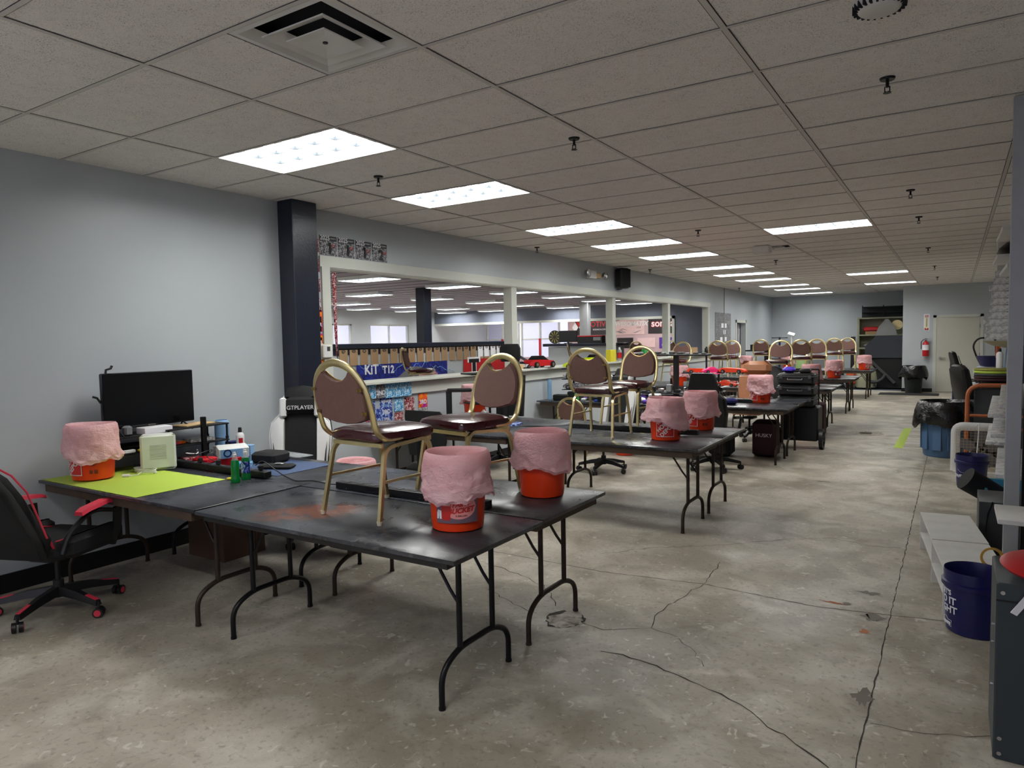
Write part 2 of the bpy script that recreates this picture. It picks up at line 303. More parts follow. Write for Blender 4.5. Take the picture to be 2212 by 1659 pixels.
# ceiling: tile quads with real holes for lights and vents
lights = [(0, j) for j in (-7, 1, 4, 8, 11, 14, 18, 21, 24, 28, 31, 35)] + [(2, j) for j in (11, 24, 30)] + [(2, -4)]  # last entry is an unseen light added behind the camera as fill
lights = [(i, j) for i, j in lights]; vents = [(1, -1, 1), (1, 14, 1), (1, 29, 1)]
skip = set(lights) | {(i, j) for i, j, _ in vents}
bb = B(); J0, J1 = int((YN-Y0)/TY)-2, int((YF-Y0)/TY)+2
for i in range(-1, 6):
    for j in range(J0, J1):
        xa, xb, ya, yb = max(X0+i*TX, XB), min(X0+(i+1)*TX, XR+.1), Y0+j*TY, Y0+(j+1)*TY
        if xa >= xb: continue
        if (i, j) in skip:
            if (i, j) in lights: continue
            xb = X0+(i+.5)*TX
        dz = random.uniform(-.0015, .0015); bb.box(xa, xb, ya, yb, HC+dz, HC+.02)
ceil = struct('ceiling', bb, 'ceiling_tile')
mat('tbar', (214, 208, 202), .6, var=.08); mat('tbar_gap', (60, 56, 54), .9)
g = B(); h = B()
for i in range(-1, 6):
    x = X0+i*TX
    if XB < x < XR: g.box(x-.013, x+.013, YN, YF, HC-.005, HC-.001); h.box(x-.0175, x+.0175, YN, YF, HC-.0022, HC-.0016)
for j in range(J0, J1):
    y = Y0+j*TY
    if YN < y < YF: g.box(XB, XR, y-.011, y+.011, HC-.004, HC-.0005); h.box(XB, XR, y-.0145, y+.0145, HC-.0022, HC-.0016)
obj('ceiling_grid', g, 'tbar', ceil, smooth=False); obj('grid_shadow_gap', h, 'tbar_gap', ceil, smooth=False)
# walls
b = B(); b.box(XW-.02, XW, YN, 5.03, 0, HC); b.box(XB, XW-.02, YN, 5.03, 0, HC)
b.box(XB, XW, 5.03, 18.2, 0, 1.05); b.box(XB, XW, 5.03, 18.2, 2.45, HC); b.box(XB, XW, 18.2, 20.9, 0, HC); b.box(XB, XW, 21.95, YF, 0, HC); b.box(XB, XW, 20.9, 21.95, 2.08, HC)
wall_l = struct('wall_left', b, 'wall_paint')
b = B(); b.box(XB, 3, YF, YF+.15, 0, HC); struct('wall_far', b, 'wall_paint')
b = B(); b.box(-1.29, XR, YJ, YJ+.14, 0, HC); b.box(-1.29, -1.15, YJ+.14, YF, 0, HC); struct('wall_closet', b, 'wall_paint')
b = B(); b.box(XR, XR+.15, YN, YF, 0, HC); struct('wall_right', b, 'wall_paint')
b = B(); b.box(XB-.1, XR+.15, YN-.15, YN, 0, .5); b.box(XB-.1, XR+.15, YN-.15, YN, 2.7, HC); b.box(XB-.1, -5.1, YN-.15, YN, .5, 2.7); b.box(1.6, XR+.15, YN-.15, YN, .5, 2.7); struct('wall_near', b, 'wall_paint')
t = thing('window_9', 'x', 'x', (0, YN-.08, 0)); del t['label']; del t['category']; t['kind'] = 'structure'; b = B(); b.box(-5.1, 1.6, -.01, .01, .5, 2.7); obj('glass', b, 'window_glass', t, smooth=False); b = B(); [b.box(x-.03, x+.03, -.03, .03, .5, 2.7) for x in (-5.07, -3.4, -1.7, 0, 1.57)]; obj('frame', b, 'white_trim', t, smooth=False)  # unseen window added behind the camera to let in fill light
b = B(); b.box(XW, XW+.012, YN, 4.4, 0, .13); b.box(XW, XW+.012, 4.85, 20.85, 0, .12); b.box(XW, XW+.012, 21.95, YF, 0, .1); struct('baseboard_left', b, 'black')
b = B(); b.box(-1.3, -.52, YJ-.012, YJ, 0, .1); b.box(.64, XR, YJ-.012, YJ, 0, .1); struct('baseboard_far', b, 'black')
b = B(); b.box(XW, -1.3, YJ, YF, 0, .006); struct('floor_alcove', b, 'carpet')
b = B(); b.box(XW, -1.3, YJ-.06, YJ, 0, .012); struct('trim_5', b, 'white')
# opening trim
b = B(); b.box(XW, XW+.02, 4.96, 18.3, 2.45, 2.56); b.box(XB-.01, XW+.01, 5.03, 18.2, 2.44, 2.452); struct('trim_1', b, 'white_trim', smooth=False)
b = B(); b.box(XW, XW+.02, 4.98, 5.09, 1.24, 2.45); b.box(XB-.01, XW+.01, 5.03, 5.05, 1.24, 2.45)
for y in (8.66, 12.2, 15.2): b.box(XB, XW, y-.07, y+.07, 1.24, 2.45)
b.box(XB, XW+.02, 18.08, 18.22, 1.24, 2.45); struct('trim_2', b, 'white_trim', smooth=False)
b = B(); b.rbox(XB-.12, XW+.1, 5.0, 18.35, 1.205, 1.24, .006); b.box(XW, XW+.03, 5.0, 18.3, 1.06, 1.205); struct('trim_3', b, 'white_trim', smooth=False)
b = B(); b.box(XW, XW+.02, 20.82, 20.9, 0, 2.16); b.box(XW, XW+.02, 21.95, 22.03, 0, 2.16); b.box(XW, XW+.02, 20.82, 22.03, 2.08, 2.16); struct('trim_4', b, 'white_trim')
b = B(); b.box(XB+.02, XW, 4.9, 5.05, 0, 1.05); b.off()
# pillar
b = B(); b.rbox(XW+.001, -5.25, 4.465, 4.765, 0, HC, .006); struct('pillar', b, 'navy')
# open white door leaf seen through the doorway, and closet door
b = B(); b.rbox(-5.9, -5.62, 21.86, 21.9, .01, 2.05, .004); struct('door_2', b, 'paper')
b = B(); b.box(-.54, -.46, YJ-.02, YJ, 0, 2.17); b.box(.56, .64, YJ-.02, YJ, 0, 2.17); b.box(-.54, .64, YJ-.02, YJ, 2.1, 2.17); struct('trim_6', b, 'white_trim')
b = B(); b.rbox(-.455, .555, YJ-.012, YJ, .01, 2.095, .004); door = struct('door_1', b, 'door_paint')
b = B(); b.at((-.36, YJ-.01, .97), (PI/2, 0, 0)).cyl(0, 0, 0, .03, .035); b.off(); b.tube(rnd([(-.36, YJ-.03, .97), (-.36, YJ-.065, .97), (-.23, YJ-.065, .97)], .02), .011); obj('door_handle', b, 'silver', door)
b = B(); [b.cyl(.56, YJ-.022, z, z+.1, .008) for z in (.25, 1.0, 1.8)]; obj('hinge', b, 'silver', door)
# ------------------------------------------------------------------ ceiling lights, vents, sprinklers
def emat(name, s, col=(250, 250, 246)):
    m, n, L, b, tc = nodes(name); b.inputs['Base Color'].default_value = (.8, .8, .8, 1); b.inputs['Emission Color'].default_value = (*lin(col), 1); b.inputs['Emission Strength'].default_value = s
    f = noise(n, L, tc.outputs['Object'], 2, 2); L.new(mix(n, L, f, (255, 255, 255), (240, 240, 240)), b.inputs['Base Color'])
LS = 15.0
emat('lamp', LS); mat('lamp_white', (236, 240, 244), .4, var=.02)
WHERE = {1: 'nearest, by the big square vent', 4: 'second from the camera'}
def make_light():
    t = thing('ceiling_light', 'x', 'ceiling light', (0, 0, HC), 0, 'fluorescent louvre lights in the tile ceiling')
    hw, hd = TX/2-.014, TY/2-.012
    b = B(); b.box(-hw, hw, -hd, hd, .055, .06); obj('lamp_panel', b, 'lamp', t, smooth=False)
    b = B(); b.box(-hw, hw, -hd-.01, -hd, -.002, .07); b.box(-hw, hw, hd, hd+.01, -.002, .07); b.box(-hw-.012, -hw, -hd-.01, hd+.01, -.002, .07); b.box(hw, hw+.012, -hd-.01, hd+.01, -.002, .07); b.box(-hw, hw, -hd, hd, .066, .07); obj('housing', b, 'lamp_white', t, smooth=False)
    b = B()
    for k in range(1, 6): b.box(-hw+k*2*hw/6-.0025, -hw+k*2*hw/6+.0025, -hd, hd, .002, .03)
    for k in range(1, 3): b.box(-hw, hw, -hd+k*2*hd/3-.0025, -hd+k*2*hd/3+.0025, .002, .03)
    obj('louvre', b, mat('louvre_grey', (84, 90, 96), .4), t, smooth=False); return t
proto = make_light(); cnt = 0
names_l = ['nearest of the left row, beside the big square vent', 'second of the left row, past the dark pillar', 'third of the left row', 'fourth of the left row', 'fifth of the left row', 'sixth of the left row', 'seventh of the left row', 'eighth of the left row', 'ninth of the left row', 'tenth of the left row', 'eleventh and farthest of the left row']
k = 0; r = 0
for i, j in lights:
    loc = (X0+(i+.5)*TX, Y0+(j+.5)*TY, HC)
    if i == 0 and j > 0: s = names_l[k]; k += 1
    elif i == 2 and j > 0: s = ['nearest', 'middle', 'farthest'][r] + ' of the three in the right row'; r += 1
    else: s = 'behind the camera, ' + ['over the left wall side', 'added unseen as fill over the aisle'][[(0, -7), (2, -4)].index((i, j))]
    lab = 'bright rectangular louvre ceiling light, ' + s
    if proto is not None: o = proto; o.location = loc; o['label'] = lab; first_light = o; proto = None
    else: dup(first_light, loc, label=lab)
mat('vent_metal', (222, 220, 216), .5, .1); mat('vent_dark', (24, 26, 34), .8)
def vent(i, j, lab):
    t = thing('ceiling_vent', lab, 'vent', (X0+(i+.75)*TX, Y0+(j+.5)*TY, HC), 0, 'square air diffusers in the ceiling'); h = TY/2-.012
    def ringq(b, r0, z0, r1, z1): b.loft([[(-r0, -r0, z0), (r0, -r0, z0), (r0, r0, z0), (-r0, r0, z0)], [(-r1, -r1, z1), (r1, -r1, z1), (r1, r1, z1), (-r1, r1, z1)]], caps=False)
    b = B(); ringq(b, h, -.002, h-.03, -.004); ringq(b, h-.03, -.004, h-.075, .03); obj('frame', b, 'vent_metal', t, smooth=False)
    b = B(); ringq(b, .118, .022, .192, -.012); ringq(b, .192, -.012, .193, -.006); obj('vane', b, 'vent_metal', t, smooth=False)
    b = B(); ringq(b, .001, -.012, .05, -.012); ringq(b, .05, -.012, .118, -.022); ringq(b, .118, -.022, .12, -.018); obj('centre_vane', b, 'vent_metal', t, smooth=False)
    b = B(); b.box(-h-.01, h+.01, -h-.01, h+.01, .09, .1); b.box(-h-.01, h+.01, -h-.01, -h, .001, .09); b.box(-h-.01, h+.01, h, h+.01, .001, .09); b.box(-h-.01, -h, -h, h, .001, .09); b.box(h, h+.01, -h, h, .001, .09); obj('duct', b, 'vent_dark', t, smooth=False)
    b = B(); b.cyl(0, 0, -.016, -.008, .012); obj('screw', b, 'dark_metal', t)
vent(1, -1, 'large square stepped air diffuser close overhead in the ceiling'); vent(1, 14, 'square air diffuser with dark slots halfway down the ceiling'); vent(1, 29, 'small looking far square air diffuser near the back wall')
t = thing('sprinkler', 'x', 'sprinkler', (0, 0, HC), 0, 'fire sprinklers hanging from the ceiling')
b = B(); b.cyl(0, 0, -.012, 0, .035, .04, 16); obj('escutcheon', b, 'dark_metal', t)
b = B(); b.cyl(0, 0, -.05, -.012, .009, n=8); b.tube([(-.012, 0, -.045), (-.012, 0, -.07), (0, 0, -.075), (.012, 0, -.07), (.012, 0, -.045)], .003, 6); obj('sprinkler_body', b, 'dark_metal', t); b = B(); b.cyl(0, 0, -.08, -.077, .02, n=12); obj('deflector', b, 'dark_metal', t)
spx = [(817, 381, 'over the left wall, right of the nearest light'), (1240, 298, 'close, beside the long grid bar'), (1917, 168, 'nearest over the right aisle'), (1967, 410, 'second over the right aisle'), (1985, 468, 'third over the right aisle'), (1508, 497, 'past the third light'), (2005, 535, 'fourth over the right aisle'), (1160, 534, 'against the left wall above the opening'), (1676, 562, 'beyond the middle air diffuser'), (2019, 574, 'fifth over the right aisle'), (1404, 582, 'against the left wall past the speaker'), (1597, 622, 'near the far left corner'), (2025, 598, 'farthest over the right aisle')]
for q, (x, y, s) in enumerate(spx):
    p = onz(x, y, HC); p = (p.x, p.y, HC); lab = 'small dark fire sprinkler, ' + s
    if q == 0: t.location = p; t['label'] = lab
    else: dup(t, p, label=lab)
p = onz(1900, -4, HC); t = thing('smoke_detector', 'round white ribbed ceiling sensor cut by the top edge of the photo', 'smoke detector', (p.x, p.y, HC)); b = B(); b.lathe([(.1, 0), (.1, -.02), (.075, -.05), (.07, -.052), (.001, -.052)], n=32); obj('body', b, 'vent_metal', t); b = B(); [b.at((0, 0, 0), (0, 0, a*PI/12)).box(.079, .1, -.004, .004, -.045, -.018) for a in range(24)]; obj('slot', b, 'vent_dark', t)
p = onz(1647, 531, HC); t = thing('ceiling_speaker', 'pale square box on the ceiling in front of the middle air diffuser', 'ceiling box', (p.x, p.y, HC)); b = B(); b.rbox(-.12, .12, -.1, .1, -.12, 0, .015); obj('body', b, 'vent_metal', t)
# ------------------------------------------------------------------ folding tables
def make_table(kind):
    t = thing('folding_table', 'x', 'table', (0, 0, 0))
    b = B(); b.rbox(-.913, .913, -.378, .378, .716, .736, .0012); obj('tabletop', b, 'laminate_worn' if kind == 'worn' else 'laminate', t)
    am = 'apron_black' if kind == 'worn' else 'apron_wood'; lm = {'worn': 'dark_metal', 'black': 'dark_metal', 'rust': 'rust_metal'}[kind]
    b = B(); h = .685 if kind == 'worn' else .66
    for s in (-1, 1): b.box(-.86, .86, s*.35-.009, s*.35+.009, h, .716); b.box(s*.85-.009, s*.85+.009, -.35, .35, h, .716)
    obj('apron', b, am, t, smooth=False)
    for s in (-1, 1):
        x = s*.75; e = .278
        b = B(); P = rnd([(x, -e, 0), (x, -e, .17), (x, -.15, .235), (x, .15, .235), (x, e, .17), (x, e, 0)], .09, 6); b.tube(P, .0145, 10)
        for y in (-.135, .135): b.tube([(x, y, .232), (x, y, .70)], .0145, 10)
        b.box(x-.02, x+.02, -.2, .2, .69, .715)
        for y in (-e, e): b.cyl(x, y, 0, .012, .017, n=10)
        obj('leg', b, lm, t)
        b = B()
        for y in (-.135, .135): b.tube([(x, y, .44), (x-s*.05, y, .50), (x-s*.13, y, .62), (x-s*.16, y*.7, .70)], .008, 6)
        b.tube([(x-s*.13, -.135, .62), (x-s*.13, .135, .62)], .007, 6); obj('brace', b, lm, t)
    return t
TP = {k: make_table(k) for k in ('worn', 'black', 'rust')}; used = set()
def table(kind, x, y, lab, z=0):
    o = TP[kind]
    if kind in used: o = dup(o)
    used.add(kind); o.location = (x, y, z); o['label'] = lab; o['group'] = 'folding tables in rows'; return o
XC, XL = -2.68, -4.515
rows = [2.285, 5.58, 9.2, 12.8, 16.0, 19.9]; W_ = .383; rn = ['front', 'second', 'third', 'fourth', 'fifth', 'farthest']
for r_i, y0 in enumerate(rows):
    n_ = rn[r_i]; k1 = 'worn' if r_i == 0 else 'rust'
    table(k1, XC, y0+W_, {0: 'black folding table with a worn brown patch, nearest the camera'}.get(r_i, f'black topped folding table at the aisle end of the {n_} row, near side'))
    table('rust', XC-.01, y0+W_+.775, f'black topped folding table at the aisle end of the {n_} row, far side')
    table('rust' if r_i else 'rust', XL, y0+W_, f'black folding table by the left wall, {n_} row, near side' + (' with the lime mat' if r_i == 0 else ''), .006 if r_i == 0 else 0)
    table('rust' if r_i else 'black', XL, y0+W_+.775, f'black folding table by the left wall, {n_} row, far side' + (' with the blue mat' if r_i == 0 else ''))
TZ = .737
# ------------------------------------------------------------------ banquet chairs
def make_chair():
    t = thing('banquet_chair', 'x', 'chair', (0, 0, 0))
    for s in (-1, 1):
        b = B(); P = rnd([(s*.222, -.235, .012), (s*.198, -.165, .385), (s*.195, .16, .405), (s*.215, .225, .012)], .06, 6); b.tube(P, .0135, 4, sq=(1.15, 1)); obj('leg_frame', b, 'gold', t)
        b = B(); b.tube([(s*.209, -.196, .21), (s*.206, .192, .21)], .009, 4); obj('stretcher', b, 'gold', t)
        for y in (-.237, .226): b = B(); b.cyl(s*(.222 if y < 0 else .215), y, 0, .02, .013, .016, 10); obj('glide', b, 'cream', t)
    P = [(.192, .02, .425), (.197, -.16, .42), (.205, -.225, .47)]; top = []
    def bz(z): return -.235-(z-.5)*.24
    for z in (.53, .58, .625): P.append((.207-.004*(z-.5), bz(z), z))
    A = [(x, z) for x, z in arc(0, .625, .204, 0, PI, 18)]
    full = P[:-1]+[(x, bz(z), z) for x, z in A]+[(-x, y, z) for x, y, z in reversed(P[:-1])]
    full = rnd(full[:4], .05, 5)+full[4:-4]+list(reversed(rnd(list(reversed(full[-4:])), .05, 5)))
    b = B(); b.tube(full, .016, 8, sq=(.75, 1.25)); obj('back_frame', b, 'gold', t)
    # upholstered back with a scooped hand hole at the top
    R = .19; o_ = [(x, z) for x, z in [(-.165, .535), (-.08, .512), (0, .505), (.08, .512), (.165, .535), (.188, .57)]]
    o_ += [(x, z) for x, z in arc(0, .625, R, 0, math.radians(56), 7)]+[(.085, .762), (.045, .738), (0, .73), (-.045, .738), (-.085, .762)]+[(x, z) for x, z in arc(0, .625, R, math.radians(124), PI, 7)]+[(-.188, .57)]
    def pad(k, dy): return [(x*k, bz(z)+dy+.018*(1-(x/.19)**2), .64+(z-.64)*k) for x, z in o_]
    b = B(); b.loft([pad(.975, -.024), pad(1, -.018), pad(1, .012), pad(.95, .026)]); obj('backrest', b, 'mauve', t)
    b = B(); pr_ = [(x, bz(z)+.01+.018*(1-(x/.19)**2), z) for x, z in o_]; b.tube([(x, y, z) for x, y, z in pr_ if z > .71][3:-3] or pr_[12:18], .006, 6); obj('piping', b, 'gold_dark', t)
    for s in (-1, 1):
        for z in (.57, .69): b = B(); b.box(s*.195-.03 if s > 0 else -.195, s*.195 if s > 0 else -.195+.03, bz(z)-.026, bz(z)-.022, z-.008, z+.008); b.at((s*.166, bz(z)-.026, z), (PI/2, 0, 0)).cyl(0, 0, 0, .003, .009, n=8); b.off(); obj('bracket', b, 'gold_dark', t)
    def seat(k, z, fr=0):
        pts = []
        for i in range(28):
            a = 2*PI*i/28; c, s = math.cos(a), math.sin(a); e = .30; x = .215*k*math.copysign(abs(c)**e, c); y = .215*k*math.copysign(abs(s)**e, s); pts.append((x*(1-.03*(y < 0)), y+.01, z+.006*math.cos(x*9)))
        return pts
    b = B(); b.loft([seat(.93, .408), seat(1, .42), seat(1.01, .445), seat(.97, .462), seat(.8, .474), seat(.45, .48)]); obj('seat', b, 'burgundy', t)
    b = B(); b.box(-.19, .19, .17, .192, .385, .408); obj('seat_rail', b, 'gold', t); b = B(); b.box(-.19, .19, -.18, -.165, .385, .405); obj('seat_rail', b, 'gold', t); return t
ch0 = make_chair(); ch_used = False
def chair(x, y, rz, lab, z=TZ, group='banquet chairs standing on the tables'):
    global ch_used
    o = dup(ch0) if ch_used else ch0; ch_used = True
    o.location = (x, y, z); o.rotation_euler = (0, 0, math.radians(rz)); o['label'] = lab; o['group'] = group; return o
chair(-2.655, 2.82, -4, 'gold framed banquet chair on the nearest table, its brown back to the camera')
chair(-2.5, 3.40, 168, 'gold framed banquet chair facing the nearest one, behind the front pink lined bucket')
chair(-2.875, 6.1, 0, 'banquet chair with its back to the camera on the second table row')
chair(-2.92, 6.87, 176, 'banquet chair facing the camera on the second table row, burgundy seat edge showing')
for x, y, rz, s in [(-4.93, 14.1, 170, 'against the left wall on the fourth row, behind the black stand'), (-2.86, 13.95, 180, 'showing its gold seat front, on the fourth row'), (-4.62, 16.3, 4, 'on the fifth row near the left wall, brown back to the camera'), (-4.6, 17.0, 184, 'on the fifth row near the left wall, paler front facing the camera'),
                    (-4.55, 20.2, 4, 'far away on the last row, leftmost, back to the camera'), (-2.84, 16.3, 6, 'on the aisle side of the fifth row, back to the camera'), (-2.68, 17.1, 186, 'on the aisle side of the fifth row, paler front facing the camera'), (-2.7, 20.2, 4, 'on the aisle side of the last row, back to the camera'), (-2.5, 20.95, 184, 'on the aisle side of the last row, farthest right, front facing the camera')]:
    chair(x, y, rz, 'banquet chair ' + s)
chair(-4.62, 9.05, 2, 'brown backed banquet chair standing on the floor, pushed under the third row by the wall', 0, 'banquet chairs on the floor')
for x, y, rz, s in [(-7.75, 9.25, -62, 'turned sideways on a table in the next room, seat pointing right'), (-7.6, 15.0, -60, 'seen narrow beyond the white ledge, left of the yellow box'), (-8.2, 20.2, 0, 'in the next room behind the clear bottle on the ledge, dark back'), (-8.0, 22.0, 175, 'in the next room right of the green bottle, pale front')]:
    chair(x, y, rz, 'banquet chair ' + s, TZ, 'banquet chairs in the next room')
for x, y, s in [(-8.0, 9.2, 'left one, under the sideways chair'), (-8.2, 15.0, 'middle one, by the counter'), (-8.2, 20.3, 'right one'), (-8.2, 22.1, 'farthest one')]:
    o = table('rust', x, y, 'folding table in the next room, ' + s); o['group'] = 'folding tables in the next room'
# ------------------------------------------------------------------ buckets with pink liners
def bwarp(r0, a0):      # wrap flat (u,v) lettering round a bucket wall; u along the circumference
    def f(c): r = r0+.002+c.z+.06*(c.y-.1)*.4; a = a0+c.x/r0; return (r*math.cos(a), r*math.sin(a), c.y)
    return f
def dense_quad(x0, x1, y0, y1, w, z=.0005, n=10):
    b = B(); b.sheet(lambda u, v: w(Vector((x0+(x1-x0)*u, y0+(y1-y0)*v, z))), n, 2); return b
def make_bucket(seed, logo='depot', drop=.2, tilt=.03, flare=.022):
    rn_ = random.Random(seed); t = thing('bucket', 'x', 'bucket', (0, 0, 0))
    b = B(); b.lathe([(.118, 0), (.128, .006), (.131, .03), (.152, .36), (.149, .37), (.146, .36), (.125, .012), (.001, .012)], n=36); obj('body', b, 'orange', t)
    b = B(); b.lathe([(.149, .285), (.160, .288), (.160, .292), (.151, .295)], n=36, caps=False); b.lathe([(.151, .33), (.160, .333), (.160, .345), (.152, .348)], n=36, caps=False); obj('rim', b, 'orange', t)
    if logo == 'depot':
        a0 = 0; w = bwarp(.138, a0)
        obj('logo_panel', dense_quad(-.075, .075, .045, .195, w), 'red_logo', t)
        b = B()
        for q in ((-.08, -.075, .04, .2), (.075, .08, .04, .2), (-.08, .08, .04, .045), (-.08, .08, .195, .2)): bb = dense_quad(*q, w, .001, 8); b.add(bb.v, bb.f)
        obj('logo_border', b, 'white', t)
        def dg(body, du, dv, size):
            def ww(c): ca, sa = math.cos(PI/4), math.sin(PI/4); return w(Vector((du+c.x*ca-c.y*sa, .12+dv+c.x*sa+c.y*ca, .0012+c.z)))
            text(body, size, 'white', t, 'logo_lettering', warp=ww, bold=.0012, sx=1)
        dg('THE', -.05, .05, .028); dg('HOME', -.018, .018, .05); dg('DEPOT', .018, -.018, .05)
        w2 = bwarp(.138, 1.15); b = B()
        for k in range(9):
            bb = dense_quad(-.025, .02-.01*(k % 3), .16-k*.007, .163-k*.007, w2, .001, 4); b.add(bb.v, bb.f)
        for q in ((-.004, .016, .05, .075), (-.032, -.012, .05, .075)): bb = dense_quad(*q, w2, .001, 4); b.add(bb.v, bb.f)
        obj('print', b, mat('print_brown', (110, 36, 20), .5), t); text('HDX', .03, 'black', t, 'lettering', warp=lambda c: w2(Vector((c.x, c.y+.185, .001+c.z))))
    elif logo == 'paint':
        w = bwarp(.138, 0); obj('label_panel', dense_quad(-.085, .13, .05, .2, w, n=14), mat('label_grey', (112, 92, 104), .5), t)
        b = B(); b.sheet(lambda u, v: w(Vector((.035+.085*(2*u-1), .13+.06*(2*v-1)*math.sqrt(max(0, 1-(2*u-1)**2)), .0012))), 16, 4); obj('label_blob', b, mat('label_pink', (236, 150, 146), .5), t)
        for s, dy, sz in (('PAINT', .142, .03), ('BUCKET', .112, .034)): text(s, sz, 'red_logo', t, 'label_lettering', warp=lambda c, dy=dy: w(Vector((.045+c.x+c.y*.2, dy+c.y+c.x*.1, .0015+c.z))), bold=.0016)
        text('5 GALLON', .012, 'black', t, 'label_lettering', warp=lambda c: w(Vector((.045+c.x, .086+c.y, .0015+c.z))))
        b = B(); b.sheet(lambda u, v: w(Vector((-.03+(2*u-1)*(.02+.006*v), .065+.07*v, .0022))), 8, 2); obj('label_bucket', b, 'red_logo', t)
        b = B(); b.tube([w(Vector((-.03+.026*math.cos(a), .135+.03*math.sin(a), .002))) for a in [PI*i/10 for i in range(11)]], .0012, 5); obj('label_handle', b, 'black', t)
        b = B(); b.add([w(Vector(q)) for q in ((-.082, .07, .001), (-.055, .07, .001), (-.055, .11, .001), (-.075, .115, .001), (-.08, .1, .001))], [(0, 1, 2, 3, 4)]); obj('label_bag', b, 'paper', t)
        b = B(); b.add([w(Vector(q)) for q in ((-.085, .13, .001), (-.062, .125, .001), (-.058, .195, .001), (-.083, .195, .001))], [(0, 1, 2, 3)]); obj('label_patch', b, 'blue', t)
    b = B(); b.tube([(.1575*math.cos(a), -.1575*math.sin(a), .315-.05*math.sin(a)) for a in [PI*i/16 for i in range(17)]], .0022, 5); obj('handle', b, 'silver', t)
    ph = [rn_.uniform(0, 6.28) for _ in range(8)]; N = 96
    def wr(a, v): return sum(math.sin(a*k_+ph[i]+v*q)/(i+1.2) for i, (k_, q) in enumerate(((3, 1), (5, 3), (9, -4), (14, 5), (23, 9))))
    rings = []
    for r, z, amp in ((.100, .10, .006), (.118, .24, .004), (.134, .34, .003), (.142, .374, .002), (.152, .386, .0015), (.162, .374, .001), (.168, .345, .0015), (.170, .31, .003), (.166+flare*.3, .26, .0065), (.166+flare*.6, .22, .008), (.166+flare*.9, .185, .009), (.166+flare, .37-drop, .010), (.160+flare, .355-drop, .008)):
        outer = (z < .37 and r > .155); f = max(0, (.37-z)/drop) if outer else 0
        rings.append([((r+amp*wr(2*PI*i/N, z*30))*math.cos(2*PI*i/N), (r+amp*wr(2*PI*i/N, z*30))*math.sin(2*PI*i/N), z+f*(tilt*math.cos(2*PI*i/N+ph[0])+.012*wr(2*PI*i/N, 1))+(.003*math.sin(2*PI*i/N*2+ph[1]) if abs(z-.38) < .012 else 0)) for i in range(N)])
    fine = []
    for q in range(len(rings)-1):
        m_ = 1 if q in (3, 4, 5) else 4
        for e in range(m_): fine.append([tuple(Vector(p).lerp(Vector(p2), e/m_)) for p, p2 in zip(rings[q], rings[q+1])])
    fine.append(rings[-1]); out = []
    for ring in fine:
        R2 = []
        for x, y, z in ring:
            v = Vector((x*22, y*22, z*34+seed)); d = .0045*mn.noise(v)+.003*mn.noise(v*2.3)+.006*(abs(mn.noise(v*.7))-.2); r = math.hypot(x, y); k_ = 1 if r > .165 else .35 if r > .15 else .6
            R2.append((x*(1+max(-.003, d)*k_/r), y*(1+max(-.003, d)*k_/r), z+d*k_*.5))
        out.append(R2)
    b = B(); b.loft(out, caps=False); obj('liner', b, 'pink_liner', t); return t
BP = {'depot': make_bucket(3, 'depot'), 'paint': make_bucket(5, 'paint', .195, .008, .014), 'plain': make_bucket(11, None, .18, .02), 'wide': make_bucket(8, 'depot', .215, .05, .05)}
bused = set()
def bucket(kind, x, y, rz, lab, z=TZ, sc=1, g='orange buckets lined with pink bags'):
    o = dup(BP[kind]) if kind in bused else BP[kind]; bused.add(kind); o.location = (x, y, z); o.rotation_euler = (0, 0, math.radians(rz)); o.scale = (sc,)*3; o['label'] = lab; o['group'] = g; return o
bucket('depot', -5.1, 2.5, -88, 'orange bucket with a pink bag liner on the lime mat beside the television', TZ+.015)
bucket('paint', -2.09, 2.75, -64, 'orange bucket labelled PAINT BUCKET with a pink liner, nearest on the front table')
bucket('plain', -2.08, 3.58, -20, 'orange bucket with a plain side and pink liner at the corner of the front tables')
bucket('wide', -2.22, 6.08, -72, 'orange bucket with a flared pink liner, aisle end of the second row, front one')
bucket('depot', -2.16, 6.92, -118, 'orange bucket with a pink liner at the aisle end of the second row, rear one')
bucket('depot', -2.29, 10.05, -128, 'orange bucket with a pink liner beside the black rolling tool boxes')
bucket('wide', -2.28, 14.05, -70, 'orange bucket with a pink liner behind the rolling tool boxes on the fourth row')
bucket('paint', -2.2, 16.4, -40, 'orange bucket with a tilted pink liner on the fifth row')
bucket('depot', -2.0, 20.3, -40, 'orange bucket with a short pink liner showing its white logo on the farthest row')
bucket('plain', -3.99, 9.25, 0, 'orange bucket standing on the floor, its base showing under the second row', 0)
bucket('plain', -4.14, 4.08, 30, 'pink lined bucket behind the front tables, only its rim showing', .325)
bucket('depot', -5.05, 7.05, 40, 'orange bucket with a pink liner against the grey ledge wall, behind the bracket arms', .74)
bucket('plain', -4.5, 13.1, 10, 'pink lined orange bucket by the left wall behind the black parts rack')
bucket('plain', -4.98, 20.15, 0, 'pink lined bucket between the two far left chairs')
bucket('wide', -8.0, 9.75, 0, 'pink lined bucket on the table in the next room beside the sideways chair')
bucket('plain', -2.05, 12.1, 0, 'pink bag lined bucket on the floor behind the rolling cart', 0)
bucket('plain', -3.9, 20.35, 0, 'pink lined bucket behind the wide backed chair, on the farthest row')
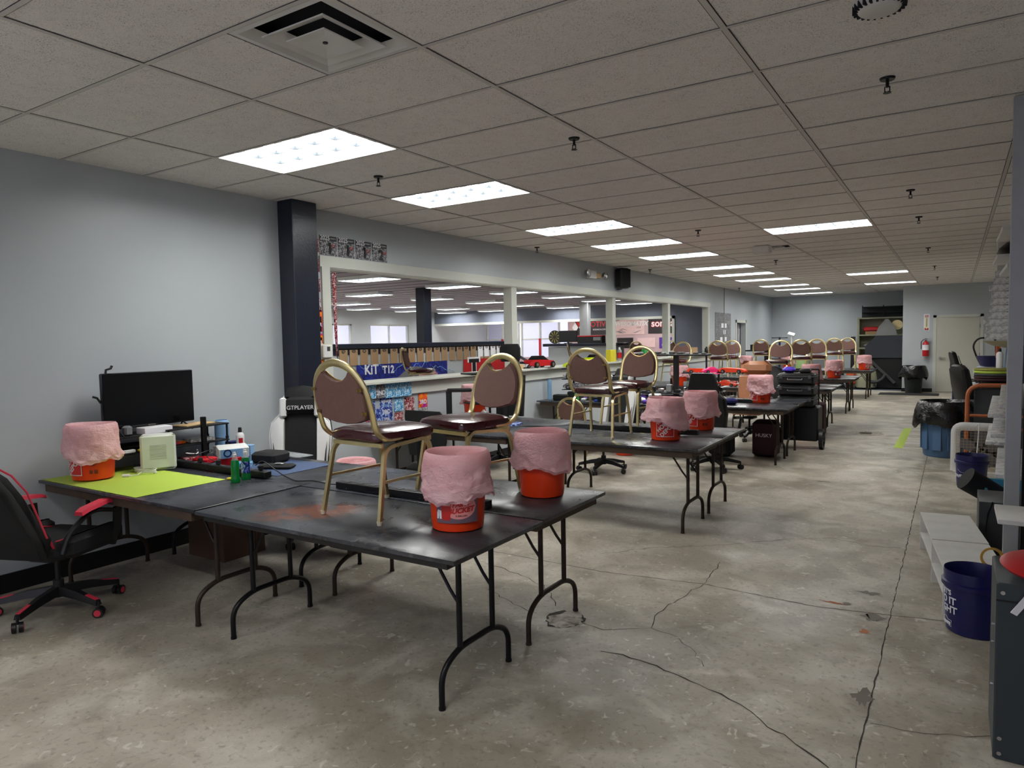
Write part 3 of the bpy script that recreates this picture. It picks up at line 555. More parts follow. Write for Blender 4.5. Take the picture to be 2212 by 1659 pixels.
# ------------------------------------------------------------------ wheeled office and gaming chairs
def base5(t, m='black', cm='black', R=.3, red=None, rot=0, ccol=None):
    for k in range(5):
        a = rot+k*2*PI/5; c, s = math.cos(a), math.sin(a)
        b = B(); b.at((0, 0, 0), (0, 0, a)).loft([[(x, y*w_, z) for y, z in ((-1, z0), (1, z0), (.6, z1), (-.6, z1))] for x, w_, z0, z1 in ((.02, .035, .11, .16), (R*.5, .028, .10, .145), (R, .022, .075, .105))]); b.off(); sp = obj('base_spoke', b, m, t)
        if red: b = B(); b.at((0, 0, 0), (0, 0, a)).loft([[(x, y, z) for y, z in ((-.012, z0), (.012, z0), (.012, z0+.004), (-.012, z0+.004))] for x, z0 in ((R*.72, .127), (R*.98, .108))]); b.off(); obj('accent', b, red, sp)
        b = B(); b.tube([(R*c, R*s, .10), (R*c, R*s, .05)], .008, 6)
        for d in (-.018, .018): b.at((R*c, R*s, .032), (PI/2, 0, a+.6)).cyl(0, 0, d-.011, d+.011, .03, n=18); b.off()
        ca = obj('caster', b, cm, t)
        if ccol:
            b = B(); ax = Vector((math.sin(a+.6), -math.cos(a+.6), 0))
            for s_ in (-1, 1):
                b.at((R*c, R*s, .032), (PI/2, 0, a+.6)).cyl(0, 0, s_*.030-.001, s_*.030+.001, .02, n=16); b.off()
            obj('wheel_hub', b, ccol, ca)
    b = B(); b.cyl(0, 0, .09, .2, .034, .03); b.cyl(0, 0, .2, .36, .016); b.rbox(-.09, .09, -.13, .1, .345, .38, .01); obj('gas_lift', b, m, t)
def slab(b, outline, y0, y1, k=.96, lean=0, zb=.5, cup=0):   # padded panel from an x,z outline, thickness in y
    cx = sum(p[0] for p in outline)/len(outline); cz = sum(p[1] for p in outline)/len(outline)
    def r(kk, y): return [(cx+(x-cx)*kk, y-(z-zb)*lean+cup*abs(x)**1.5, cz+(z-cz)*kk) for x, z in outline]
    return b.loft([r(k, y0), r(1, y0+(y1-y0)*.25), r(1, y0+(y1-y0)*.75), r(k, y1)])
def gaming(name, lab, loc, rz, main, side, accent, arms=True, head=True, logo=None, hub=None, rot=0, armpad=None, ln=.22):
    t = thing(name, lab, 'chair', loc, math.radians(rz)); base5(t, 'black' if not hub else 'black', 'black', .31 if not hub else .35, accent if hub else None, rot, hub)
    b = B(); b.rbox(-.25, .25, -.24, .26, .39, .49, .035); obj('seat', b, main, t, subd=0)
    for s in (-1, 1):
        b = B(); b.rbox(s*.255-.05, s*.255+.05, -.22, .24, .40, .53, .03); sb = obj('seat_bolster', b, main, t)
        b = B(); b.tube([(s*.19, -.2, .505), (s*.2, .1, .505), (s*.18, .25, .47)], .0045, 6); obj('accent_stripe', b, accent, sb)
    O = [(-.19, .42), (.19, .42), (.24, .55), (.25, .68), (.27, .86), (.255, .97), (.17, 1.06), (.15, 1.2), (.12, 1.27), (0, 1.29), (-.12, 1.27), (-.15, 1.2), (-.17, 1.06), (-.255, .97), (-.27, .86), (-.25, .68), (-.24, .55)]
    b = B(); slab(b, O, -.35, -.27, .95, ln, .45); obj('backrest', b, main, t)
    for s in (-1, 1):
        Wg = [(s*x, z) for x, z in ((.11, .47), (.17, .43), (.225, .52), (.235, .66), (.262, .86), (.25, .96), (.185, 1.03), (.14, 1.0), (.14, .75), (.14, .58))]
        b = B(); slab(b, Wg, -.28, -.215, .90, ln, .45); w_ = obj('back_wing', b, side, t)
        Bk = [(s*x, z) for x, z in ((.205, .47), (.222, .55), (.226, .66), (.232, .80), (.218, .72), (.205, .6))]; b = B(); slab(b, Bk, -.225, -.208, .98, ln, .45); obj('accent_panel', b, 'black' if side != main else accent, w_)
        b = B(); b.tube([(s*.245, -.25-.1*ln, .56), (s*.268, -.262-.3*ln, .86), (s*.25, -.262-.42*ln, .97), (s*.17, -.262-.55*ln, 1.06), (s*.15, -.27-.7*ln, 1.2)], .006, 6); obj('piping', b, accent if hub else side, t)
    if head:
        b = B(); b.at((0, -.235-.15, 1.12), (.2, 0, 0)).rbox(-.15, .15, -.03, .03, -.075, .075, .03); b.off(); hp = obj('head_pillow', b, main, t)
        if side != main:
            for s in (-1, 1): b = B(); b.at((s*.15, -.228-.15, 1.10), (.2, 0, 0)).rbox(-.03, .03, -.034, .034, -.09, .09, .015); b.off(); obj('pillow_side', b, side, hp)
        if logo: text(logo, .05, 'white', hp, 'logo_lettering', loc=(0, -.235-.15+.034, 1.1), rot=(PI/2-.2, 0, PI), ext=.002)
    if arms:
        for s in (-1, 1):
            b = B(); b.tube(rnd([(s*.28, .14, .40), (s*.31, .16, .5), (s*.32, .16, .64)], .04), .02, 8, sq=(1, 1.6)); b.tube(rnd([(s*.31, .15, .62), (s*.315, -.05, .67), (s*.3, -.22, .56), (s*.28, -.25, .45)], .08), .014, 8, sq=(1, 1.4)); ar = obj('armrest', b, 'black', t)
            b = B(); b.loft([[(s*.315+dx*w_, y, z+dz) for dx, dz in ((-1, 0), (1, 0), (.8, .022), (-.8, .022))] for y, z, w_ in ((-.15, .655, .03), (-.1, .672, .04), (.05, .690, .042), (.2, .675, .04), (.24, .66, .03))]); obj('arm_pad', b, armpad or 'black', ar)
    return t
gaming('gaming_chair', 'black and red gaming chair tucked toward the lime mat table, cut by the left edge', (-4.79, 2.1, 0), 22, 'black_matte', 'black_matte', 'pink_red', hub='pink_red', rot=-1.45, armpad='pink_red', head=False, ln=.62)
gaming('gaming_chair', 'black and white gaming chair behind the blue mat table beside the dark pillar', (-4.70, 3.93, 0), 220, 'black_matte', 'white', 'white', logo='GTPLAYER', arms=False, rot=.3)
gaming('gaming_chair', 'black and white gaming chair between the second and third rows, mostly behind a banquet chair', (-3.72, 7.95, 0), 168, 'black_matte', 'white', 'white', logo='S-RACER', arms=False, rot=.6)
# mesh chair between first rows
def office(lab, loc, rz, kind):
    t = thing('office_chair', lab, 'chair', loc, math.radians(rz)); thin = kind in ('leather', 'mesh')
    base5(t, 'black' if kind != 'leather' else 'dark_metal', 'black', .32, None, .4)
    sm = {'mesh': 'black_matte', 'tall': 'black_matte', 'leather': 'leather', 'head': 'black', 'grey': 'dark_grey', 'exec': 'black'}[kind]
    b = B(); b.rbox(-.25, .25, -.24, .25, .42, .52, .04); obj('seat', b, sm, t)
    if kind == 'mesh':
        b = B(); slab(b, [(-.2, .6), (.2, .6), (.235, .75), (.235, .98), (.2, 1.03), (-.2, 1.03), (-.235, .98), (-.235, .75)], -.28, -.26, .99, .1, .6, .8); obj('backrest', b, mat('mesh_black', (22, 23, 24), .7, bump=.5, bscale=400), t)
        b = B(); b.tube([(0, -.05, .4), (0, -.3, .45), (0, -.33, .9)], .02, 8); obj('back_post', b, 'black', t)
    if kind == 'leather':
        b = B(); slab(b, [(-.24, .55), (.24, .55), (.26, .8), (.25, 1.02), (-.25, 1.02), (-.26, .8)], -.34, -.23, .93, .12, .5, .4); br = obj('backrest', b, sm, t)
        b = B(); [slab(b, [(x-.045, .57), (x+.045, .57), (x+.045, .99), (x-.045, .99)], -.25, -.215, .9, .12, .5) for x in (-.19, -.095, 0, .095, .19)]; obj('channel', b, sm, br)
        b = B(); b.at((0, -.34, 1.14), (.12, 0, 0)).rbox(-.25, .25, -.075, .075, -.11, .12, .07); b.off(); obj('headrest', b, sm, t)
        for s in (-1, 1): b = B(); b.tube(rnd([(s*.27, .1, .45), (s*.3, .12, .66), (s*.3, -.2, .66), (s*.26, -.27, .6)], .06), .018, 8); b.rbox(s*.3-.035, s*.3+.035, -.14, .16, .66, .70, .015); obj('armrest', b, 'black', t)
    if kind == 'head':
        b = B(); slab(b, [(-.26, .5), (.26, .5), (.29, .75), (.27, .92), (.2, .98), (-.2, .98), (-.27, .92), (-.29, .75)], -.36, -.26, .92, .1, .5); obj('backrest', b, sm, t)
        b = B(); slab(b, [(-.2, 1.0), (.2, 1.0), (.15, 1.21), (.13, 1.23), (-.13, 1.23), (-.15, 1.21)], -.34, -.28, .94, .1, .5); h_ = obj('headrest', b, sm, t)
        for s in (-1, 1): b = B(); b.tube([(s*.14, -.34, 1.09), (s*.24, -.345, 1.03)], .012, 6); obj('strap', b, 'black', h_)
        for s in (-1, 1): b = B(); b.tube(rnd([(s*.27, .1, .45), (s*.31, .1, .66), (s*.31, -.15, .68)], .04), .018, 8); obj('armrest', b, 'black', t)
    if kind in ('tall',):
        b = B(); slab(b, [(-.22, .65), (.22, .65), (.24, 1.2), (-.24, 1.2)], -.3, -.25, .95, .05, .6); obj('backrest', b, sm, t)
        b = B(); b.tube([(0, -.3, 1.1), (0, -.33, 1.45)], .012, 6); obj('back_post', b, 'black', t); b = B(); slab(b, [(-.14, 1.38), (.14, 1.38), (.165, 1.44), (.165, 1.56), (.13, 1.62), (-.13, 1.62), (-.165, 1.56), (-.165, 1.44)], -.33, -.28, .9); obj('headrest', b, sm, t)
    if kind == 'exec':
        b = B(); slab(b, [(-.26, .5), (.26, .5), (.3, .8), (.27, 1.08), (.15, 1.14), (-.15, 1.14), (-.27, 1.08), (-.3, .8)], -.36, -.24, .9, .15, .5); obj('backrest', b, sm, t)
    return t
office('black mesh office chair at the second row by the wall, low back to the camera', (-4.15, 5.2, 0), 0, 'mesh')
office('black chair with a high rounded headrest rising behind the second banquet chair', (-5.1, 7.64, 0), 178, 'tall')
office('black chair with a trapezoid headrest, back to the camera, between second and third rows', (-2.55, 8.72, 0), -4, 'head')
office('brown leather office chair with a padded headrest behind the third row', (-2.78, 11.45, 0), 176, 'leather')
office('wide black padded chair right of the leather one', (-2.75, 12.35, 0), 186, 'exec')
# ------------------------------------------------------------------ on the front left tables
def flat(name, lab, cat, x0, x1, y0, y1, z0, z1, m, group=None, rz=0, r=.003):
    cx, cy = (x0+x1)/2, (y0+y1)/2; b = B(); b.rbox(x0-cx, x1-cx, y0-cy, y1-cy, 0, z1-z0, r); o = obj(name, b, m); o.location = (cx, cy, z0); o.rotation_euler = (0, 0, math.radians(rz)); return tag(o, lab, cat, group)
T2 = TZ+.006
flat('desk_mat', 'lime green mat lying on the left front table under the heater', 'mat', -5.41, -4.22, 2.305, 2.93, T2, T2+.003, 'lime')
flat('desk_mat', 'slate blue mat on the far left front table under the black pouch', 'mat', -5.3, -4.02, 3.2, 3.72, TZ, TZ+.004, 'blue_mat')
# television on its two feet across two little shelves
t = thing('television', 'large black flat television standing on the small black shelves', 'television', (-5.27, 3.03, 1.0), math.radians(90+2))
b = B(); b.rbox(-.37, .37, -.012, .02, .055, .475, .006); obj('casing', b, 'black_gloss', t); b = B(); b.box(-.362, .362, -.0135, -.0121, .075, .468); obj('screen', b, mat('screen', (10, 10, 13), .12, var=.02), t)
for s in (-1, 1): b = B(); b.tube([(s*.28, -.11, .004), (s*.27, 0, .06), (s*.28, .07, .004)], .007, 6); obj('foot', b, 'black', t)
b = B(); b.tube([(-.33, 0, .47), (-.32, .01, .5), (-.29, .0, .51), (-.28, 0, .53)], .009, 6); b.tube([(-.37, .01, .26), (-.4, .0, .3), (-.43, 0, .31)], .008, 6); obj('cable', b, 'black', t)
text('INSIGNIA', .014, 'silver', t, 'lettering', loc=(0, -.0138, .064), rot=(PI/2, 0, 0))
# small shelves
def rack(lab, x0, x1, y0, y1, zs, m='black', post=.009, name='desk_shelf'):
    t = thing(name, lab, 'shelf', ((x0+x1)/2, (y0+y1)/2, T2)); hx, hy = (x1-x0)/2, (y1-y0)/2
    for z in zs: b = B(); b.rbox(-hx, hx, -hy, hy, z-.006, z+.006, .003); obj('shelf_board', b, m, t)
    for sx in (-1, 1):
        for sy in (-1, 1): b = B(); b.cyl(sx*(hx-.015), sy*(hy-.015), 0, max(zs), post, n=10); [b.cyl(sx*(hx-.015), sy*(hy-.015), q, q+.02, post*1.5, n=10) for q in (max(zs)*.3, max(zs)*.55)]; obj('post', b, m, t)
    return t
rack('two tier black shelf under the left end of the television', -5.42, -5.15, 2.62, 3.06, [.13, .255])
rack('two tier black shelf under the right end of the television', -5.40, -5.10, 3.06, 3.6, [.14, .275])
def bottle(lab, x, y, z, h, r, body, cap, caph=.2, name='bottle', label=None, lab2=None, sq=(1, 1), g=None):
    t = thing(name, lab, 'bottle' if name == 'bottle' else name.replace('_', ' '), (x, y, z), random.uniform(0, 6), g); b = B(); b.lathe([(r*.9, 0), (r, h*.04), (r, h*.72), (r*.85, h*.78), (r*.45, h*.84), (r*.45, h*(1-caph))]); b.v = [Vector((p.x*sq[0], p.y*sq[1], p.z)) for p in b.v]; obj('body', b, body, t)
    b = B(); b.cyl(0, 0, h*(1-caph), h, r*.5, r*.4, 14); obj('cap', b, cap, t)
    if label: b = B(); b.lathe([(r*1.02, h*.2), (r*1.02, h*.6)], caps=False); b.v = [Vector((p.x*sq[0], p.y*sq[1], p.z)) for p in b.v]; obj('label', b, label, t)
    return t
z1 = T2+.261
flat('supplement_bottle', 'grey bottle with a dark label on the shelf top before the television', 'bottle', -5.24, -5.18, 2.78, 2.84, z1, z1+.075, 'plaid_grey', r=.012)
flat('white_box', 'white printed box lying under the television', 'box', -5.25, -5.13, 2.90, 3.12, z1+.0, z1+.05, 'paper')
flat('controller', 'small black gadget on the shelf corner beside the television foot', 'gadget', -5.27, -5.2, 2.66, 2.74, z1, z1+.02, 'black', r=.008)
flat('paper_stack', 'fan of brown papers on the right shelf top under the television', 'papers', -5.3, -5.14, 3.22, 3.5, T2+.281, T2+.295, 'tan', rz=8)
z2 = T2+.136
flat('battery_pack', 'pinkish brown block on the left lower shelf', 'box', -5.3, -5.22, 2.66, 2.72, z2, z2+.04, 'leather'); bottle('small blue and cream tube standing on the left lower shelf', -5.2, 2.70, z2, .1, .015, 'blue', 'tan', .3)
flat('white_box', 'tiny white box on the left lower shelf', 'box', -5.2, -5.16, 2.76, 2.84, z2, z2+.022, 'paper'); flat('knife', 'yellow and black utility knife on the left lower shelf', 'knife', -5.2, -5.17, 2.87, 3.0, z2, z2+.018, 'yellow', r=.006)
flat('tool_pouch', 'black crumpled pouch at the back of the left lower shelf', 'pouch', -5.4, -5.28, 2.74, 3.0, z2, z2+.05, 'black_matte', r=.02)
flat('snack_packet', 'orange and red packets on the right middle shelf', 'packet', -5.3, -5.18, 3.12, 3.26, T2+.146, T2+.165, 'print_orange', rz=12); flat('snack_packet', 'crumpled red and clear packet on the right middle shelf', 'packet', -5.3, -5.15, 3.3, 3.5, T2+.146, T2+.17, 'print_white', rz=-8)
# heater
t = thing('space_heater', 'white square fan heater with rounded corners standing on the lime mat', 'heater', (-5.02, 2.93, T2+.003), math.radians(60))
b = B(); b.rbox(-.12, .12, -.07, -.04, .01, .27, .02); obj('front_panel', b, mat('heater_white', (214, 220, 206), .35), t); b = B(); b.rbox(-.118, .118, -.04, -.015, .012, .268, .016); obj('band', b, 'black_gloss', t); b = B(); b.rbox(-.12, .12, -.015, .06, .01, .27, .02); obj('casing', b, 'white', t)
b = B(); [b.box(-.055, .055, -.0715, -.0698, .09+k*.011, .095+k*.011) for k in range(10)]; obj('grille', b, mat('grille_grey', (180, 186, 170), .6), t); b = B(); b.rbox(-.1, .1, -.05, .05, 0, .012, .004); obj('foot', b, 'white', t)
pts = [(-4.92, 2.86, .004)]
b = B(); P = []
for k in range(60): a = k*.42; P.append((-4.99+.11*math.cos(a)+random.uniform(-.01, .01), 2.90-.0+.05*math.sin(a)-.09, T2+.008+k*.0005))
P += [(-4.95, 2.76, T2+.02), (-4.9, 2.7, T2+.012), (-4.93, 2.66, T2+.012)]; b.tube(P, .0035, 6); b.tube([P[-1], (-4.965, 2.63, T2+.012)], .012, 8); tag(obj('heater_cord', b, 'white'), 'coiled white mains cord with its plug before the heater', 'cord')
# power rails
def rail(lab, x0, x1, y, z, plugs=()):
    t = thing('power_rail', lab, 'power strip', ((x0+x1)/2, y, z)); h = (x1-x0)/2; b = B(); b.rbox(-h, h, -.03, .03, 0, .045, .003); obj('housing', b, 'black', t)
    b = B(); [b.box(-h+.06+k*.11, -h+.10+k*.11, -.016, .018, .045, .047) for k in range(int((2*h-.1)/.11))]; obj('socket', b, 'dark_grey', t, smooth=False)
    b = B(); [b.at((-h+.1+k*.3, -.0305, .012), (PI/2, 0, 0)).cyl(0, 0, 0, .002, .004, n=8) for k in range(int(h*2/.3))]; obj('rivet', b, 'silver', t, smooth=False)
    for k in plugs: b = B(); b.rbox(k-.014, k+.014, -.016, .016, .047, .085, .006); obj('plug', b, 'black_matte', t)
    return t
rail('long black power rail between the left front tables behind the soap bottles', -5.35, -4.0, 3.11, TZ+.006, (-.45, -.1, .12, .6))
rail('black power rail between the two front aisle tables', -3.33, -2.16, 3.13, TZ, ()); rail('black power rail on the second row under the chairs', -3.42, -2.05, 6.5, TZ); rail('black power rail on the third row under the pink car rack', -3.0, -2.3, 9.98, TZ)
rail('black power rail on the left of the third row', -5.2, -4.2, 9.97, TZ)
# soap
for x, y, l, s in ((-4.075, 2.905, None, 'left one without a visible label'), (-4.105, 3.01, 'print_blue', 'right one with a blue label')):
    t = thing('dish_soap_bottle', 'green dish soap bottle on the left front table, ' + s, 'bottle', (x, y, T2), math.radians(30), 'green dish soap bottles')
    b = B(); b.lathe([(.03, 0), (.034, .01), (.031, .03), (.027, .07), (.029, .13), (.024, .15)]); b.v = [Vector((p.x, p.y*.65, p.z)) for p in b.v]; obj('body', b, 'green_liquid', t)
    b = B(); b.lathe([(.024, .15), (.015, .168), (.012, .175)]); b.v = [Vector((p.x, p.y*.65, p.z)) for p in b.v]; obj('neck', b, 'clear_plastic', t)
    b = B(); b.lathe([(.013, .173), (.013, .19), (.009, .193), (.008, .205), (.002, .207)], n=14); obj('cap', b, 'white', t)
    if l: b = B(); b.lathe([(.0305, .045), (.0285, .07), (.0297, .125)], caps=False); b.v = [Vector((p.x, p.y*.68, p.z)) for p in b.v]; obj('label', b, l, t)
bottle('white spray can with a black cap and red label behind the power supply', -5.02, 3.64, TZ, .245, .034, 'white', 'black', .2, 'spray_can', None)
b = B(); b.lathe([(.0345, .1), (.0345, .15)], -5.02, 3.64, caps=False); 
t = [o for o in COL.objects if o.name.startswith('spray_can')][0]; b = B(); b.sheet(lambda u, v: (.0346*math.cos(-1.2+1.0*u), .0346*math.sin(-1.2+1.0*u), .10+.06*v), 8, 1); obj('label', b, 'red', t); t.rotation_euler = (0, 0, .2)
flat('upright_bar', 'tall black metal bar standing behind the power rail', 'metal bar', -5.11, -5.075, 3.34, 3.375, TZ, TZ+.36, 'dark_metal')
b = B(); b.cyl(0, 0, 0, .27, .06, n=24); b.off(); b.lathe([(.06, .27), (.05, .29), (.045, .29)], caps=False); o = obj('blue_canister', b, 'light_blue'); o.location = (-5.32, 3.68, TZ); tag(o, 'pale blue metallic cylinder standing behind the right shelf', 'canister')
flat('blue_box', 'dark blue box beside the pale blue cylinder', 'box', -5.2, -5.12, 3.62, 3.72, TZ, TZ+.12, 'navy_bucket'); flat('small_carton', 'small white and red carton beside the black bar', 'box', -5.12, -5.07, 3.45, 3.51, TZ, TZ+.11, 'print_white')
t = thing('power_supply', 'white and blue power supply box resting on a red stand', 'power supply', (-4.72, 3.35, TZ+.075), math.radians(65)); b = B(); b.at((0, 0, .03), (.12, 0, 0)).rbox(-.11, .11, -.07, .07, -.035, .045, .006); b.off(); obj('casing', b, 'white', t); b = B(); b.at((0, 0, .03), (.12, 0, 0)).box(-.1, .06, -.0715, -.07, -.028, .038); b.off(); obj('panel', b, 'light_blue', t); b = B(); b.at((-.05, -.07, .03), (PI/2+.12, 0, 0)).lathe([(.03, 0), (.03, .004), (.02, .004), (.02, 0)]); b.off(); obj('fan_ring', b, 'navy_bucket', t)
flat('red_stand', 'red block propping up the white power supply', 'stand', -4.8, -4.64, 3.28, 3.42, TZ, TZ+.07, 'red', rz=20); flat('phone_box', 'small blue box leaning behind the power supply', 'box', -4.86, -4.74, 3.5, 3.56, TZ, TZ+.13, 'light_blue', rz=20)
flat('battery_charger', 'red and black charger between the shelf and the power supply', 'charger', -5.06, -4.92, 3.22, 3.36, TZ, TZ+.05, 'red', rz=15, r=.012); flat('car_chassis', 'small red and white toy car chassis behind the power rail', 'toy', -5.22, -5.08, 3.2, 3.34, TZ, TZ+.045, 'print_red', rz=-10)
flat('padded_case', 'boxy black padded case on the blue mat', 'case', -4.66, -4.42, 3.46, 3.66, TZ+.004, TZ+.09, 'black_matte', r=.02, rz=10); flat('zip_pouch', 'flat black zip pouch on the blue mat', 'pouch', -4.4, -4.14, 3.34, 3.46, TZ+.004, TZ+.035, 'black_matte', r=.012, rz=25); flat('mouse', 'small white and black mouse on the zip pouch', 'mouse', -4.27, -4.2, 3.38, 3.42, TZ+.036, TZ+.05, 'silver', r=.006, rz=25)
flat('acrylic_plate', 'clear acrylic plate lying behind the black padded case', 'plate', -4.75, -4.3, 3.66, 3.8, TZ+.04, TZ+.048, 'clear_plastic', rz=-6); flat('xt_connector', 'small yellow battery connector on the left front table', 'connector', -4.21, -4.175, 2.93, 2.955, T2, T2+.015, 'yellow', rz=30); flat('notebook', 'purple and white papers beside the power supply', 'papers', -4.62, -4.5, 3.26, 3.38, TZ, TZ+.04, 'print_cyan', rz=40)
def cord(lab, pts, r=.004, m='black', name='cable'): b = B(); b.tube(rnd(pts, .08, 5), r, 6); return tag(obj(name, b, m), lab, 'cable')
cord('black cable running over the front tables from the left rail to the aisle rail', [(-4.12, 3.1, TZ+.085), (-4.1, 3.14, TZ+.12), (-3.95, 3.2, TZ+.01), (-3.72, 3.12, TZ+.006), (-3.66, 3.2, TZ+.006), (-3.45, 3.16, TZ+.006), (-3.33, 3.14, TZ+.02)])
cord('thin black cables tangled around the red charger', [(-5.2, 3.28, TZ+.05), (-5.08, 3.16, TZ+.1), (-4.98, 3.25, TZ+.12), (-4.9, 3.12, TZ+.09), (-4.86, 3.3, TZ+.13), (-4.78, 3.15, TZ+.09), (-4.7, 3.2, TZ+.05)], .003)
cord('thin grey cable looping by the soap bottles', [(-4.5, 3.25, TZ+.02), (-4.4, 3.2, TZ+.09), (-4.3, 3.12, TZ+.06), (-4.2, 3.12, TZ+.09)], .003, 'grey')
cord('white cable over the power rail', [(-5.1, 3.3, TZ+.1), (-5.0, 3.24, TZ+.08), (-5.02, 3.15, TZ+.1)], .005, 'white')
cord('black cables lying on the second row tables', [(-4.15, 5.95, TZ+.03), (-4.0, 6.2, TZ+.008), (-3.85, 6.25, TZ+.02), (-3.7, 6.4, TZ+.008), (-3.42, 6.5, TZ+.02)], .006)
flat('cardboard_box', 'brown cardboard box on the floor under the left front tables', 'box', -5.15, -4.7, 3.22, 3.6, 0, .40, 'cardboard_dark', r=.004)
# ------------------------------------------------------------------ second row, left side
flat('folded_cardboard', 'flat piece of brown cardboard on the second row behind the mesh chair', 'cardboard', -4.75, -4.45, 5.62, 6.0, TZ, TZ+.02, 'tan', rz=20)
for s, (x, y, ax, ay, h, L_) in (('left', (-4.45, 5.75, .35, .25, .42, .24)), ('right', (-4.1, 6.3, -.6, .1, .42, .32))):
    t = thing('bracket_arm', f'black L shaped bracket arm on the second row, {s} one', 'bracket', (x, y, TZ), math.atan2(ay, ax)); b = B(); b.rbox(-.03, .03, -.022, .022, 0, h, .008); obj('post', b, 'black', t); b = B(); b.rbox(-.02, L_, -.025, .025, h-.02, h+.02, .01); obj('arm', b, 'black', t)
t = thing('black_stand', 'black stand with a wide flat top and lower shelves behind the bracket arms', 'stand', (-4.62, 6.75, TZ), math.radians(60)); b = B(); b.rbox(-.3, .3, -.16, .16, .54, .56, .005); obj('top_shelf', b, 'black', t); b = B(); b.tube([(0, 0, 0), (0, 0, .57)], .014, 8); obj('pole', b, 'black', t)
b = B(); b.rbox(-.28, .2, -.14, .14, .2, .215, .005); obj('shelf_board', b, 'black', t); b = B(); b.rbox(-.2, .22, -.15, .15, 0, .02, .005); obj('base', b, 'black', t)
for k, (m_, dx) in enumerate((('blue', -.16), ('white', .0), ('navy_bucket', .12))): flat('toy_car_shell', f'{["blue", "white", "dark blue"][k]} small car shell on the black stand shelf', 'toy car', -4.62+dx*.5-.06, -4.62+dx*.5+.06, 6.75+dx*.85-.04, 6.75+dx*.85+.04, TZ+.215, TZ+.25, m_, r=.02, rz=60)
flat('blue_case', 'blue printed flat box on the second row beside the facing chair', 'box', -4.22, -3.98, 6.3, 6.45, TZ, TZ+.03, 'print_blue', rz=10); bottle('small white bottle beside the blue cars on the second row', -4.85, 6.95, TZ, .09, .03, 'white', 'white')
# ------------------------------------------------------------------ posters and boards on the walls
def sheet_x(name, lab, x, y0, y1, z0, z1, m, cat='poster', g=None, th=.004, parts=None):
    t = thing(name, lab, cat, (x, (y0+y1)/2, (z0+z1)/2), 0, g); hy, hz = (y1-y0)/2, (z1-z0)/2; b = B(); b.box(0, th, -hy, hy, -hz, hz); obj('board', b, m, t, smooth=False); return t
def tx(t, s, size, m, y=0, z=0, x=.006, **k): return text(s, size, m, t, loc=(x, y, z), rot=(PI/2, 0, PI/2), **k)
for k in range(4):
    y0 = 4.975+k*.252; lab = 'small grey 2025 plaque above the opening, ' + ['leftmost', 'second from left', 'third from left', 'rightmost with a glossy glare'][k]
    t = sheet_x('award_plaque', lab, XW, y0, y0+.235, 2.57, 2.77, 'print_dark', 'plaque', 'award plaques above the opening')
    b = B(); b.box(0, .005, -.1175, .1175, .05, .1); obj('header_band', b, 'dark_grey', t, smooth=False); tx(t, '2025', .066, 'paper', -.045, .075, bold=.002); tx(t, 'EVERETT', .02, 'paper', .065, .075); tx(t, '1' if k < 3 else '2', .15, 'black', .02, -.03, bold=.006); tx(t, 'ST' if k < 3 else 'ND', .045, 'red', .07, .0, bold=.001)
rz_ = 2.62
for k in range(6):
    z = 2.66-k*.2; t = sheet_x('racing_sticker', 'small red and black award sticker beside the pillar, ' + ['topmost', 'second', 'third', 'fourth', 'fifth', 'lowest'][k] + ' in the column', XW, 4.86+(k > 2)*.02, 4.965-(k > 3)*0, z-.07, z+.07, 'print_red', 'sticker', 'award stickers beside the pillar'); tx(t, ['3', '3', '3', 'VER', 'VER', '3RD'][k], .05, 'paper', .0, .0, bold=.002)
for k in range(4):
    z = 1.9-k*.24; t = sheet_x('orange_sign', 'orange and purple sticker sign beside the pillar, ' + ['topmost', 'second', 'third', 'lowest'][k], XW, 4.86, 4.975, z-.11, z+.11, 'print_orange', 'sign', 'orange signs beside the pillar'); tx(t, '7' if k == 0 else 'S', .1, 'black' if k == 0 else 'paper', .02, 0, bold=.003)
t = thing('thermostat', 'white thermostat on a cream plate beside the opening', 'thermostat', (XW+.001, 4.99, 1.58)); b = B(); b.rbox(.004, .02, -.15, .09, -.075, .085, .004); obj('back_plate', b, 'cream', t); b = B(); b.rbox(.018, .045, -.05, .075, -.06, .075, .008); obj('casing', b, 'white', t); b = B(); b.box(.045, .047, .0, .04, .01, .055); obj('display', b, 'dark_grey', t)
# medals hanging in the opening
t = thing('medal', 'gold medal hanging on red striped ribbons at the left side of the opening', 'medal', (XW+.01, 5.16, 1.45)); b = B()
for k in range(4): b.tube([(0, -.03+k*.012, .95), (0, -.02+k*.008, .3), (0, 0, .06)], .006, 4)
obj('ribbon', b, 'print_red', t); b = B(); b.at((0, 0, 0), (0, PI/2, 0)).cyl(0, 0, -.003, .003, .035, n=20); b.off(); obj('disc', b, 'gold', t)
